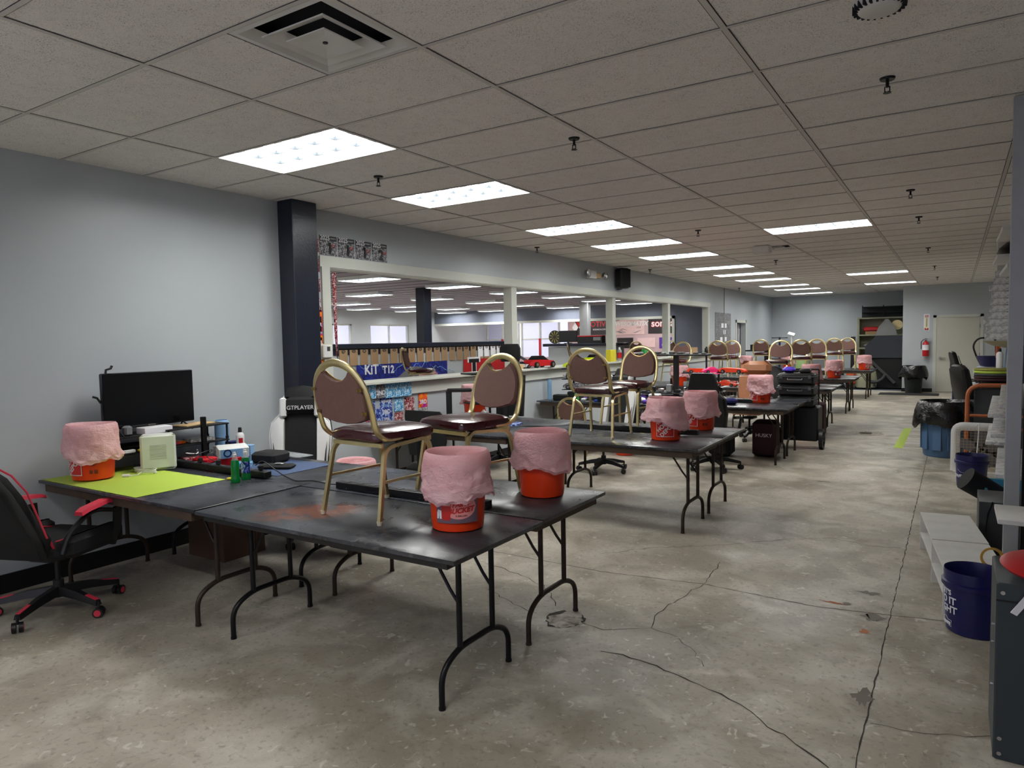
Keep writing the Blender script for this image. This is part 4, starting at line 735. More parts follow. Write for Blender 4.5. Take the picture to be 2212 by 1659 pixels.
# posters on the low wall under the ledge, left of the facing chair
LW = [('print_cyan', 5.62, .14, 1.125, .15, '', 'light blue', 'first of the top row'), ('print_dark', 5.77, .14, 1.125, .15, '2ND', 'dark', 'second of the top row'), ('print_cyan', 5.92, .14, 1.12, .16, '', 'light blue', 'third of the top row'), ('print_cyan', 6.07, .14, 1.12, .16, '', 'light blue', 'fourth of the top row'), ('print_cyan', 6.22, .14, 1.12, .16, '', 'light blue', 'fifth of the top row'), ('print_blue', 5.62, .16, .95, .17, '', 'blue', 'below the first'),
 ('print_mix', 5.6, .14, .78, .15, '', 'multicoloured', 'lowest left'), ('print_blue', 5.88, .20, .90, .28, '3RD', 'navy WINTER 3RD', 'large one in the centre'), ('print_cyan', 6.09, .15, .95, .16, '', 'cyan', 'right of the centre one'), ('print_red', 6.09, .15, .78, .15, '', 'red and black', 'lower right of the centre one'), ('print_red', 6.28, .17, .90, .24, '', 'black and red', 'in the fourth column'), ('print_orange', 6.53, .16, .96, .17, '3RD', 'orange 3RD', 'beside the black stand'), ('print_white', 6.53, .16, .82, .1, 'CHALLENGE', 'white CHALLENGE', 'beside the black stand lower down'), ('print_mix', 6.28, .17, .68, .14, '', 'pink and blue', 'fourth column lower down'), ('print_blue', 5.74, .08, .83, .2, '', 'narrow blue', 'left of the centre one')]
for k, (m_, y, w, z, h, s, c_, p_) in enumerate(LW):
    t = sheet_x('race_poster', f'small {c_} race poster under the ledge, {p_}', XW+(.031 if k < 5 else .001)+.0004*k, y-w/2, y+w/2, z-h/2, z+h/2, m_, 'poster', 'race posters on the low wall')
    if s: tx(t, s, .07 if len(s) < 4 else .022, 'paper', 0, -.02, bold=.002)
    if k == 7: tx(t, 'WINTER', .045, 'paper', 0, .1, bold=.001); tx(t, 'CLASSIC', .034, 'light_blue', 0, .055, bold=.001); tx(t, 'OPEN', .035, 'paper', 0, -.1, bold=.001)
# large engine poster, conduit, boxes on the left wall far along
t = sheet_x('engine_poster', 'tall grey poster crowded with machinery on the left wall past the opening', XW+.003, 18.75, 20.3, 1.35, 2.33, 'print_dark', 'poster')
b = B(); [b.box(.004, .006, y, y+.22, z, z+.12) for y, z in ((-.2, .08), (.1, .08), (0, -.1), (-.3, -.3), (.1, -.3))]; obj('note', b, 'paper', t, smooth=False)
b = B(); b.cyl(0, 0, 1.3, HC, .012, n=8); o = obj('conduit', b, 'post_grey'); o.location = (XW+.014, 19.6, 0); tag(o, 'thin grey electrical conduit running down the left wall over the machinery poster', 'conduit')
t = thing('emergency_light', 'emergency light with two round lamp heads on the header above the opening', 'emergency light', (XW, 11.2, 2.80)); b = B(); b.rbox(0, .07, -.18, .12, -.07, .07, .01); obj('casing', b, 'white', t)
for s, m_ in ((-.28, 'silver'), (.42, 'silver')): b = B(); b.at((.08, s, 0), (0, PI/2, 0)).lathe([(.02, -.05), (.06, -.03), (.075, .03), (.06, .04), (.001, .035)]); b.off(); obj('lamp_head', b, m_, t)
b = B(); b.rbox(0, .05, .14, .34, -.05, .05, .01); obj('bracket', b, 'tan', t)
t = thing('wall_speaker', 'black wall speaker on a bracket above the opening', 'speaker', (XW, 12.35, 2.8), math.radians(-20)); b = B(); b.rbox(.05, .24, -.13, .13, -.19, .19, .03); obj('casing', b, 'black', t); b = B(); b.box(0, .05, -.02, .02, -.2, .2); b.box(0, .12, -.01, .01, -.21, -.19); obj('bracket', b, 'silver', t); b = B(); b.rbox(.238, .245, -.11, .11, -.17, .17, .003); obj('grille', b, 'black_matte', t)
bottle('small black can on the right end of the white ledge', XW+.0, 18.0, 1.24, .18, .05, 'black', 'black', .1)
# things on the white ledge
def rc_car(lab, loc, rz, body, L_=.42, wheels=True, name='toy_car', roof=True, cat='toy car', g=None):
    t = thing(name, lab, cat, loc, math.radians(rz), g); W = L_*.17; k = L_/.42
    b = B(); b.loft([[(x, -W*w_, z0), (x, W*w_, z0), (x, W*w_*.9, z1), (x, -W*w_*.9, z1)] for x, w_, z0, z1 in [(-.21*k, .8, .03*k, .055*k), (-.16*k, 1, .02*k, .085*k), (-.05*k, 1, .02*k, .085*k), (.06*k, 1, .02*k, .08*k), (.16*k, 1, .02*k, .07*k), (.21*k, .7, .025*k, .045*k)]]); obj('body_shell', b, body, t)
    if roof: b = B(); b.loft([[(x, -W*w_, .07*k), (x, W*w_, .07*k), (x, W*w_*.8, z1*k), (x, -W*w_*.8, z1*k)] for x, w_, z1 in [(-.13*k, .85, .085), (-.07*k, .85, .125), (.01*k, .85, .125), (.09*k, .85, .08)]]); obj('cabin', b, 'black_gloss' if roof == 1 else body, t)
    for sx in (-.13*k, .13*k):
        for sy in (-1, 1): b = B(); b.at((sx, sy*W*1.0, .032*k), (PI/2, 0, 0)).cyl(0, 0, -.014*k, .014*k, .032*k, n=16); b.off(); w_ = obj('wheel', b, 'black', t); b = B(); b.at((sx, sy*W*1.0, .032*k), (PI/2, 0, 0)).cyl(0, 0, -.016*k, .016*k, .019*k, n=10); b.off(); obj('rim', b, 'silver', w_)
    return t
rc_car('red toy sports car parked on the white ledge', (XW+.01, 9.35, 1.24), 80, 'red', .62); rc_car('small white and dark toy car on the ledge left of the red car', (XB+.05, 8.95, 1.24), 70, 'print_white', .36)
t = rc_car('neon yellow toy car shell on the ledge by the yellow box', (XW-.03, 11.4, 1.24), 80, mat('neon', (200, 224, 30), .4), .5)
flat('yellow_box', 'yellow box standing on the ledge against the white post', 'box', XW-.02, XW+.08, 11.85, 12.1, 1.24, 1.46, 'yellow'); bottle('clear bottle with a red label on the ledge right of the white post', XW-.03, 12.5, 1.24, .26, .045, 'clear_plastic', 'white', label='red'); bottle('green bottle on the ledge right of the white post', XW-.03, 13.9, 1.24, .24, .07, 'green', 'red', sq=(1, 1.6))
flat('carton', 'open brown carton on the right part of the ledge', 'box', XW-.12, XW+.05, 16.6, 17.1, 1.24, 1.42, 'cardboard')
flat('ledge_box', 'small tan box on the ledge left of the red toy car', 'box', XW-.03, XW+.03, 8.75, 8.85, 1.24, 1.31, 'tan')
# ------------------------------------------------------------------ third row clutter
def rc_rack(lab, x, y, rz, m, n_=3, cols=('print_dark',), h=.16, post='black', w=.24, zb=TZ):
    t = thing('car_rack', lab, 'rack', (x, y, zb), math.radians(rz)); b = B(); b.rbox(-w, w, -.1, .1, 0, .015, .004); obj('base', b, m, t)
    for s in (-1, 1): b = B(); b.rbox(s*.07-.014, s*.07+.014, -.014, .014, .015, h*n_+.12, .003); obj('upright', b, post, t)
    for k in range(n_): b = B(); b.rbox(-w, w, -.09, .09, h*(k+1)-.01, h*(k+1), .003); obj('shelf_board', b, m, t)
    b = B(); b.rbox(-.07, .07, -.014, .014, h*n_+.10, h*n_+.125, .003); obj('top_bar', b, post, t)
    return t
rc_rack('tall black rack of small race cars at the left end of the third row', -4.92, 9.62, 10, 'black', 3, h=.16)
for k in range(3): rc_car('bare toy race car on the left black rack, ' + ['bottom', 'middle', 'top'][k] + ' shelf', (-4.92, 9.62, TZ+.16*(k+1)), 15+k*4, ['print_dark', 'print_white', 'neon'][k], .46, roof=False, g='toy race cars on the left black rack')
b = B(); b.cyl(0, 0, 0, .31, .035, n=20); o = obj('paper_roll', b, 'light_blue'); o.location = (-5.36, 9.5, TZ); tag(o, 'light blue upright roll at the left end of the third row', 'roll')
for q in (('green_tool_tray', 'green tray of small parts beside the light blue roll', 'tray', -5.3, -5.05, 9.5, 9.75, .05, 'green'), ('black_case', 'black case in front of the green tray', 'case', -5.2, -4.95, 9.3, 9.45, .09, 'black_matte'), ('tool_cup', 'dark cup between the green tray and green box', 'cup', -4.98, -4.9, 9.36, 9.44, .14, 'black'), ('green_box', 'bright green small box on the third row', 'box', -4.86, -4.8, 9.36, 9.42, .14, 'green'),
          ('round_bin', 'black round bin on the third row below the facing chair', 'bin', -4.45, -4.05, 9.3, 9.6, .13, 'black'), ('purple_box', 'purple folded pouch on the third row right of the facing chair', 'pouch', -3.75, -3.6, 9.3, 9.5, .05, 'purple'), ('white_cup', 'white plastic box behind the purple pouch', 'box', -3.75, -3.6, 9.55, 9.7, .12, 'white'), ('clear_case', 'clear parts case on the third row', 'case', -3.6, -3.3, 9.35, 9.6, .05, 'clear_plastic'),
          ('parts_tray', 'long black parts tray in front of the tall black frame', 'tray', -3.9, -3.2, 9.7, 9.95, .03, 'black'), ('orange_case', 'flat orange case beside the black headrest chair', 'case', -3.45, -3.27, 9.62, 9.8, .05, 'orange_dull'), ('yellow_case', 'yellow case next to the flat orange one', 'case', -3.25, -3.12, 9.55, 9.7, .09, 'yellow'), ('black_pouch', 'flat black pouch on the third row behind the pink lined buckets', 'pouch', -3.35, -3.0, 9.3, 9.5, .03, 'black_matte'),
          ('purple_case', 'purple case under the tall black frame', 'case', -4.1, -3.9, 9.85, 10.0, .07, 'purple'), ('tool_box', 'low black tool tray under the tall black frame', 'tray', -3.8, -3.3, 10.0, 10.3, .07, 'black'), ('white_helmet_bag', 'white crumpled bag behind the black headrest chair', 'bag', -3.3, -3.05, 10.35, 10.55, .17, 'paper')):
    nm, lab, cat, x0, x1, y0, y1, h, m_ = q; flat(nm, lab, cat, x0, x1, y0, y1, TZ, TZ+h, m_, r=.012)
# tall black parts frame
flat('stool_crate', 'black crate on the floor holding a pink lined bucket behind the front tables', 'crate', -4.30, -3.98, 3.92, 4.24, 0, .32, 'black_matte')
t = thing('tool_stand', 'tall black frame stand with a long top shelf of tools on the third row', 'stand', (-3.48, 9.98, TZ)); b = B(); b.rbox(-.6, .5, -.1, .1, .66, .685, .004); obj('top_shelf', b, 'black', t)
b = B(); b.rbox(-.035, .035, -.035, .035, 0, .66, .004); obj('post', b, 'black', t); b = B(); b.rbox(.44, .462, -.012, .012, .12, .66, .003); obj('side_post', b, 'black', t); b = B(); b.rbox(-.6, .5, -.13, .13, .1, .12, .004); obj('lower_shelf', b, 'black', t); b = B(); b.rbox(.1, .5, -.05, .05, .40, .412, .003); obj('side_shelf', b, 'black', t)
for k in range(9): x = -4.05+k*.12; flat('hand_tool', 'small dark part on the top shelf of the tall black frame, ' + ['first', 'second', 'third', 'fourth', 'fifth', 'sixth', 'seventh', 'eighth', 'ninth'][k] + ' from the left', 'tool', x, x+random.uniform(.05, .1), 9.92, 10.0, TZ+.685, TZ+.685+random.uniform(.015, .04), 'dark_grey' if k % 3 else 'grey', 'parts on the tall black frame', r=.006)
for k in range(3): rc_car('dark toy car chassis with white rims on the side shelf of the frame, ' + ['left', 'middle', 'right'][k], (-3.31+k*.13, 9.98, TZ+.412), 90, 'dark_grey', .2, roof=False, g='chassis on the tall black frame')
for k in range(6): x = -4.0+k*.13; flat('metal_part', 'small metal part on the lower shelf of the tall black frame, ' + ['first', 'second', 'third', 'fourth', 'fifth', 'sixth'][k] + ' from the left', 'part', x, x+.08, 9.9, 9.98, TZ+.12, TZ+.12+random.uniform(.03, .12), ['grey', 'black', 'silver'][k % 3], 'metal parts on the tall black frame', r=.01)
# pink and orange car rack
t = thing('car_rack', 'black rack with pink shelves of pink and orange toy racers on the third row', 'rack', (-2.78, 9.72, TZ)); b = B(); b.rbox(-.01, .015, -.012, .012, 0, .46, .003); b.rbox(-.36, -.345, -.01, .01, .0, .42, .003); obj('post', b, 'black', t)
for z in (.42, .24): b = B(); b.rbox(-.37, .03, -.1, .1, z-.006, z, .003); obj('shelf_board', b, 'pink', t)
b = B(); b.rbox(-.2, .2, -.1, .1, 0, .015, .003); obj('base', b, 'black', t)
for k, (x, z, m_, L_, rz, s) in enumerate(((-3.06, .42, 'orange', .34, 20, 'orange one at the top left'), (-2.86, .42, 'pink', .3, 40, 'pink one on top'), (-2.58, .42, 'orange', .38, -12, 'long orange one at the top right'), (-2.92, .24, 'pink', .32, 40, 'pink one on the lower shelf'), (-2.66, .24, 'orange', .3, -15, 'orange one on the lower shelf'))): rc_car('toy race car, ' + s, (x, 9.72, TZ+z), rz, m_, L_, roof=False if k in (0, 2) else 2, g='pink and orange toy racers')
for q in (('white_parts', 'white toy body beside the pink lined bucket on the third row', -2.85, -2.65, 9.6, 9.75, .1, 'white'), ('blue_parts', 'dark purple toy body beside the pink lined bucket', -2.66, -2.5, 9.55, 9.7, .09, 'navy_bucket'), ('orange_parts', 'rusty orange toy body left of the white one', -2.98, -2.86, 9.55, 9.68, .07, 'orange_dull')): flat(q[0], q[1], 'toy', *q[2:6], TZ, TZ+q[6], q[7], r=.03)
# rolling tool boxes
t = thing('tool_cart', 'tall black rolling tool box with two big wheels beside the third row', 'tool cart', (-1.92, 11.02, 0), 0); b = B(); b.rbox(-.26, .26, -.2, .2, .12, .62, .02); obj('lower_box', b, 'black', t)
for s in (-1, 1):
    b = B(); b.at((s*.30, -.1, .15), (0, PI/2, 0)).lathe([(.15, -.025), (.15, .025), (.115, .025), (.11, .0), (.02, .0), (.02, .02), (.001, .02)], n=28); b.off(); w_ = obj('wheel', b, 'black', t)
    b = B(); [b.at((s*.30+s*.004, -.1, .15), (a*PI/3, 0, 0)).box(-.02, .02, -.008, .008, .015, .12) for a in range(6)]; b.off(); obj('spokes', b, 'dark_grey', w_)
b = B(); [b.tube([(s*.2, .23, .3), (s*.2, .25, 1.15)], .012, 8) for s in (-1, 1)]; b.tube([(-.2, .25, 1.15), (.2, .25, 1.15)], .014, 8); obj('pull_handle', b, 'black', t)
for k in range(3):
    tt = thing('tool_box', 'black hard tool box stacked on the rolling cart, ' + ['bottom', 'middle', 'top'][k], 'tool box', (-1.97, 10.98, .62+k*.165), 0, 'stacked black tool boxes'); b = B(); b.rbox(-.25, .25, -.2, .2, 0, .16, .025); obj('case_body', b, 'black', tt); b = B(); b.rbox(-.26, .26, -.21, .21, .105, .12, .004); obj('lid_rim', b, 'dark_grey', tt)
    b = B(); b.tube(rnd([(-.1, -.21, .09), (-.1, -.235, .07), (.1, -.235, .07), (.1, -.21, .09)], .03), .008, 6); obj('handle', b, 'silver' if k != 1 else 'dark_grey', tt); [obj('latch', B().rbox(x-.025, x+.025, -.215, -.2, .08, .13, .005), 'dark_grey', tt) for x in (-.2, .2)]
flat('purple_bag', 'purple and white crumpled bag on top of the tool boxes', 'bag', -2.18, -2.0, 10.9, 11.06, 1.112, 1.20, mat('purple_bag', (84, 60, 190), .35, bump=1, bscale=30), r=.035); flat('radio', 'black gadget with a handle on top of the tool boxes', 'gadget', -1.94, -1.78, 10.9, 11.06, 1.112, 1.17, 'black', r=.02)
flat('storage_bag', 'dark maroon storage bag with white lettering on the floor under the third row end', 'bag', -2.36, -2.04, 9.85, 10.15, 0, .5, mat('maroon', (52, 14, 20), .7), r=.04)
o = [o for o in COL.objects if o.name.startswith('storage_bag')][0]; text('HUSKY', .07, 'paper', o, loc=(0, -.152, .3), rot=(PI/2, 0, 0))
flat('floor_case', 'dark maroon case on the floor behind the rolling tool boxes', 'case', -2.1, -1.8, 12.3, 12.6, 0, .55, 'maroon' if 0 else MATS['maroon'], r=.03)
for k in range(4): flat('storage_bag', 'black bag on the floor under the third row, ' + ['leftmost', 'left of centre', 'right of centre', 'rightmost'][k], 'bag', [-4.95, -4.4, -3.32, -2.9][k], [-4.65, -4.08, -3.02, -2.6][k], 9.6, 9.95, 0, .34, 'black_matte', 'black bags under the third row', r=.05)
# things on the far rows
t = thing('scooter_stand', 'dark blue stand holding toy trucks at the far left rows', 'rack', (-4.3, 21.2, TZ)); b = B(); b.tube([(0, 0, 0), (0, 0, .9)], .03, 8); obj('pole', b, 'navy_bucket', t)
for z, w in ((.25, .5), (.5, .45), (.86, .4)): b = B(); b.rbox(-w*.5, w*.5, -.12, .12, z, z+.03, .004); obj('shelf_board', b, 'dark_grey', t)
rc_car('blue toy truck on the far stand', (-4.5, 21.2, TZ+.53), 10, 'navy_bucket', .5); rc_car('green toy truck beside the far stand', (-3.6, 21.0, TZ+.25), 10, 'green', .5); flat('green_box', 'pale green box on the farthest row behind a chair', 'box', -3.75, -3.45, 20.6, 20.8, TZ, TZ+.28, mat('pale_green', (160, 196, 130), .6))
t = thing('phone_stand', 'white tilted tablet on a thin stand rising above the chairs', 'stand', (-3.98, 21.2, TZ)); b = B(); b.tube([(0, 0, 0), (0, 0, .95)], .02, 6); obj('pole', b, 'white', t); b = B(); b.at((0, 0, .98), (.5, .3, 0)).rbox(-.09, .09, -.07, .07, -.01, .01, .004); b.off(); obj('tray', b, 'white', t)
t = thing('tall_table', 'tall black cafe table between the far left chairs', 'table', (-4.75, 21.6, 0)); b = B(); b.rbox(-.55, .7, -.3, .3, 1.22, 1.26, .005); obj('tabletop', b, 'black', t); b = B(); b.rbox(-.06, .06, -.05, .05, 0, 1.22, .01); obj('column', b, 'black', t); flat('equipment_case', 'dark case on the tall black cafe table', 'case', -5.2, -4.9, 21.5, 21.7, 1.26, 1.42, 'black')

# small mixed parts strewn over the third and fourth rows
rq = random.Random(21); zone = [(-5.1, -3.7, 9.3, 9.85, 'third row left', 12), (-3.5, -2.9, 9.25, 9.75, 'third row middle', 10), (-4.3, -3.1, 10.1, 10.6, 'third row back', 10), (-4.9, -3.2, 12.9, 13.5, 'fourth row left', 8), (-3.3, -2.4, 13.1, 13.5, 'fourth row aisle', 6), (-3.6, -2.4, 16.1, 16.6, 'fifth row', 5)]
kinds = [('parts_box', 'box'), ('tool_case', 'case'), ('controller', 'gadget'), ('tool_roll', 'pouch')]; mm = ['black', 'dark_grey', 'grey', 'white', 'blue', 'silver', 'black_matte', 'print_dark', 'red', 'navy_bucket', 'green', 'black', 'purple', 'black']
cw = {'black': 'black', 'dark_grey': 'dark grey', 'grey': 'grey', 'white': 'white', 'blue': 'blue', 'silver': 'silver', 'black_matte': 'matt black', 'print_dark': 'mottled', 'red': 'red', 'navy_bucket': 'navy', 'green': 'green', 'purple': 'purple'}
seen = {}; ORD = ['first', 'second', 'third', 'fourth', 'fifth', 'sixth']
for x0, x1, y0, y1, s, n_ in zone:
    for k in range(n_):
        x = x0+(x1-x0)*(k+.5)/n_+rq.uniform(-.03, .03); y = rq.uniform(y0, y1); m_ = mm[(k*5+int(x0*-7)) % 14]; nm, ct = kinds[(k+int(y0)) % 4]; w, d, h = rq.uniform(.03, .07), rq.uniform(.03, .07), rq.choice((.02, .03, .05, .09, .12))
        key = (cw[m_], ct, s); seen[key] = seen.get(key, 0)+1
        flat(nm, f'small {cw[m_]} {ct} in the {s} clutter' + ('' if seen[key] == 1 else f', {ORD[seen[key]-1]} such from the left'), ct, x-w, x+w, y-d, y+d, TZ, TZ+h, m_, 'small clutter on the tables', rz=rq.uniform(-40, 40), r=.006)

for k, (x, y, rz, m_, s) in enumerate(((-4.3, 9.55, 20, 'dark_grey', 'grey, below the left black rack'), (-3.95, 9.6, -30, 'white', 'white, in front of the tall black frame'), (-3.45, 9.42, 50, 'print_dark', 'mottled, behind the pink lined buckets'), (-4.62, 9.85, 70, 'green', 'green, beside the left black rack'), (-3.1, 9.95, 10, 'blue', 'blue, left of the pink shelves'), (-3.25, 13.3, 30, 'red', 'red, on the fourth row'), (-3.6, 16.4, 10, 'neon', 'neon, on the fifth row'))):
    rc_car('small toy racer with silver rims, ' + s, (x, y, TZ), rz, MATS[m_], .34, roof=(k % 2), g='toy racers on the table tops')
# ------------------------------------------------------------------ alcove at the far end
t = thing('metal_shelving', 'olive grey metal shelving unit in the alcove', 'shelving', (-2.0, 25.2, 0)); w = .68
b = B(); [b.box(x, x+.06, -.22, .25, 0, 2.2) for x in (-w, w-.06)]; b.box(-w, w, .24, .25, 0, 2.2); obj('side_panel', b, 'olive', t)
for z in (.1, .75, 1.2, 1.62, 2.16): b = B(); b.box(-w, w, -.24, .25, z, z+.045); obj('shelf_board', b, 'olive', t)
flat('saw', 'long red tool on the upper shelf of the metal unit', 'tool', -2.5, -1.9, 25.0, 25.15, 1.76, 1.9, 'red', r=.03); flat('shelf_carton', 'flat brown carton on the upper shelf under the red tool', 'box', -2.45, -2.05, 25.0, 25.3, 1.666, 1.755, 'cardboard'); flat('shelf_carton', 'flat pale carton on the upper shelf', 'box', -2.03, -1.8, 25.0, 25.3, 1.666, 1.74, 'tan'); flat('folded_tarp', 'dark crumpled tarp on the middle shelf', 'tarp', -2.5, -2.0, 25.0, 25.3, 1.247, 1.35, 'plaid_grey', r=.04)
b = B(); b.at((0, 0, 0), (PI/2, 0, 0)).lathe([(.001, 0), (.06, .01), (.15, .05), (.155, .05)]); b.off(); o = obj('work_lamp', b, 'gold'); o.location = (-1.55, 25.0, 1.95); tag(o, 'shiny gold lamp reflector on the top right of the metal shelves', 'lamp')
t = thing('wire_rack', 'black two tier metal rack on top of the shelving unit', 'rack', (-1.95, 25.1, 2.206)); b = B(); [b.box(-.6, .6, -.15, .15, z, z+.02) for z in (0, .15, .32)]; [b.box(x, x+.025, -.15, -.13, 0, .38) for x in (-.6, 0, .575)]; obj('frame', b, 'black', t); b = B(); b.box(-.6, .6, .13, .15, 0, .34); obj('mesh_panel', b, mat('mesh_grey', (50, 52, 56), .7), t)
b = B(); b.loft([[(-.5, y, .95), (.5, y, .95), (.5, y, 1.62), (-.2, y, 1.62), (-.5, y, 1.3)] for y in (-.35, .35)]); t = thing('covered_grill', 'dark covered machine filling the right of the alcove', 'covered machine', (-1.82, 24.0, 0)); obj('cover', b, 'cover_grey', t); b = B(); b.box(-.4, .5, -.3, .3, .05, .95); obj('body', b, 'black_matte', t); b = B(); b.tube([(-.4, -.36, .93), (.3, -.38, .2)], .045, 6, sq=(1, .5)); obj('strut', b, 'dark_grey', t)
b = B(); b.loft([[(x*k, y*k, z) for x, y in ((-.3, -.1), (.3, -.1), (.3, .1), (-.3, .1))] for k, z in ((1, 0), (.75, .25), (.12, .5))]); o = obj('folded_sheet', b, mat('sheet_grey', (160, 160, 158), .8, bump=.6, bscale=12)); o.location = (-1.8, 24.4, 1.63); tag(o, 'pale grey draped cloth peak on the covered machine', 'cloth')
t = thing('floor_machine', 'olive floor machine with a black hose behind the farthest bucket', 'machine', (-2.35, 23.9, 0)); b = B(); b.lathe([(.4, .05), (.42, .3), (.38, .6), (.25, .8), (.1, 1.0), (.001, 1.02)]); obj('tank', b, 'olive', t); b = B(); b.tube([(.3+.3*math.cos(a), -.35, .55+.32*math.sin(a)) for a in [PI*.6+k*PI*1.3/14 for k in range(15)]], .045, 8); obj('hose', b, 'dark_grey', t); b = B(); b.rbox(-.45, -.2, -.5, -.35, .15, .55, .04); obj('bumper', b, 'orange_dull', t); b = B(); [b.at((x, -.3, .06), (0, PI/2, 0)).cyl(0, 0, -.02, .02, .06) for x in (-.2, .3)]; b.off(); obj('wheel', b, 'black', t)
flat('folded_board', 'tall thin black board leaning beside the metal shelving', 'board', -2.86, -2.74, 24.9, 25.1, 0, 1.6, 'black')
flat('low_bench', 'dark low bench along the alcove behind the far chairs', 'bench', -4.9, -2.95, 23.6, 24.1, .6, .9, 'plaid_grey'); flat('low_bench', 'dark base under the alcove bench', 'bench', -4.9, -2.95, 23.65, 24.1, .008, .6, 'black_matte')
# closet wall things
t = thing('fire_extinguisher', 'red fire extinguisher hanging on the closet wall', 'fire extinguisher', (-.71, YJ-.1, 1.02)); b = B(); b.lathe([(.075, 0), (.082, .02), (.082, .33), (.06, .39), (.025, .42), (.025, .44)]); obj('tank', b, 'red', t); b = B(); b.lathe([(.0835, .17), (.0835, .32)], caps=False); obj('label', b, 'paper', t); b = B(); b.tube([(0, 0, .45), (-.05, 0, .47), (-.11, -.02, .4), (-.11, -.02, .2)], .012, 6); obj('hose', b, 'black', t); b = B(); b.box(-.03, .1, -.015, .015, .46, .49); b.box(-.03, .08, -.015, .015, .43, .445); obj('handle', b, 'silver', t); b = B(); b.box(-.03, .03, .08, .0999, .1, .5); obj('wall_bracket', b, 'dark_grey', t)
t = thing('extinguisher_sign', 'tall narrow white FIRE EXTINGUISHER arrow sign on the closet wall', 'sign', (-.70, YJ-.002, 1.98)); b = B(); b.box(-.07, .07, -.004, 0, -.23, .23); obj('board', b, 'paper', t); b = B(); b.box(-.05, .05, -.006, -.004, -.22, -.17); b.box(-.045, .045, -.006, -.004, .14, .2); obj('red_bar', b, 'red', t); b = B(); b.add([(-.03, -.0065, .13), (.03, -.0065, .13), (.03, -.0065, -.14), (.045, -.0065, -.14), (0, -.0065, -.2), (-.045, -.0065, -.14), (-.03, -.0065, -.14)], [tuple(range(7))]); obj('arrow', b, mat('arrow_cream', (236, 226, 170), .5), t); text('FIRE', .045, 'paper', t, loc=(0, -.0075, .17), rot=(PI/2, 0, 0), bold=.001); text('EXTINGUISHER', .034, 'black', t, loc=(0, -.0085, -.01), rot=(PI/2, PI/2, 0), bold=.0008)
# ------------------------------------------------------------------ trash cans
def bag_skirt(b, r, z0, z1, fl, seed, n=56):
    q = random.Random(seed); ph = [q.uniform(0, 6) for _ in range(6)]
    def w(a, z): return sum(math.sin(a*k+ph[i]+z*(6+9*i))/(i+1) for i, k in enumerate((3, 5, 8, 13, 21)))
    R = []
    for rr, z, am in ((r*.80, z1-.25, .008), (r*.92, z1-.02, .006), (r*1.02, z1+.03, .005), (r*1.09, z1+.01, .007), (r*1.12+fl*.5, z1-(z1-z0)*.3, .011), (r*1.12+fl*.9, z1-(z1-z0)*.6, .013), (r*1.12+fl, z0+.04, .014), (r*1.08+fl*.8, z0, .012)):
        low = max(0, (z1-z)/(z1-z0)); R.append([((rr+am*w(2*PI*i/n, z))*math.cos(2*PI*i/n), (rr+am*w(2*PI*i/n, z))*math.sin(2*PI*i/n), z+low*.035*w(2*PI*i/n, 0)*(rr > r)) for i in range(n)])
    return b.loft(R, caps=False)
t = thing('trash_can', 'large blue plastic trash can with a black bag beside the lime tape', 'trash can', (-.1, 11.05, 0)); b = B(); b.lathe([(.24, 0), (.255, .02), (.3, .66), (.305, .68), (.29, .68), (.25, .03), (.001, .03)], n=32); obj('body', b, 'blue_bin', t); b = B(); [b.at((0, 0, 0), (0, 0, a*PI/5)).box(.262, .285, -.05, .05, .1, .5) for a in range(10)]; b.off(); obj('rib', b, 'blue_bin', t, smooth=False); b = B(); bag_skirt(b, .29, .42, .72, .05, 4); obj('bag', b, 'black_bag', t)
t = thing('trash_can', 'dark green trash can with a black bag against the closet wall', 'trash can', (-.98, 22.5, 0)); b = B(); b.lathe([(.2, 0), (.24, .6), (.23, .6), (.001, .3)], n=28); obj('body', b, mat('dark_green', (30, 38, 36), .5), t); b = B(); bag_skirt(b, .27, .42, .74, .07, 9); obj('bag', b, 'black_bag', t)
# ------------------------------------------------------------------ right side
flat('blue_tub', 'dark blue tub holding white cloths near the cream door', 'tub', -.05, .35, 19.9, 20.3, 0, .3, 'navy_bucket', r=.03); flat('cloth_heap', 'crumpled white cloths in the dark blue tub', 'cloth', -.02, .3, 19.95, 20.25, .27, .4, mat('cloth_white', (180, 184, 200), .9, bump=1, bscale=14), r=.06)
gaming('gaming_chair', 'black high backed padded chair near the cream door, seen from the side', (.42, 17.0, 0), -75, 'black', 'black', 'dark_grey', head=False, rot=.2)
t = office('worn dark grey leather armchair behind the blue trash can', (.42, 13.6, 0), -70, 'exec')
flat('armchair_seat', 'wide dark grey couch seat low behind the blue trash can', 'couch', -.05, .9, 12.3, 13.1, 0, .62, 'dark_grey', r=.1)
t = thing('basket', 'dark blue basket with a black arched handle in front of the cream door', 'basket', (.62, 18.6, .92)); b = B(); b.lathe([(.15, 0), (.25, .22), (.24, .22), (.001, .1)]); obj('bowl', b, 'navy_bucket', t); b = B(); b.tube(rnd([(-.22, 0, .2), (-.3, 0, .45), (-.2, 0, .62), (.12, 0, .62), (.14, 0, .2)], .1), .02, 8); obj('handle', b, 'black', t)
flat('cloth_pile', 'pile of pale cloths under the dark blue basket', 'cloth', .35, .95, 18.4, 18.9, .0, .91, 'cloth_white' if 0 else MATS['cloth_white'], r=.08)
t = thing('broom', 'orange topped broom and pale pole leaning beside the door', 'broom', (.72, 16.4, 0)); b = B(); b.tube([(0, 0, .0), (.12, .1, 1.35)], .014, 6); obj('pole', b, 'light_blue', t); b = B(); b.rbox(-.06, .02, -.05, .05, 1.15, 1.42, .02); obj('brush_head', b, 'orange_dull', t)
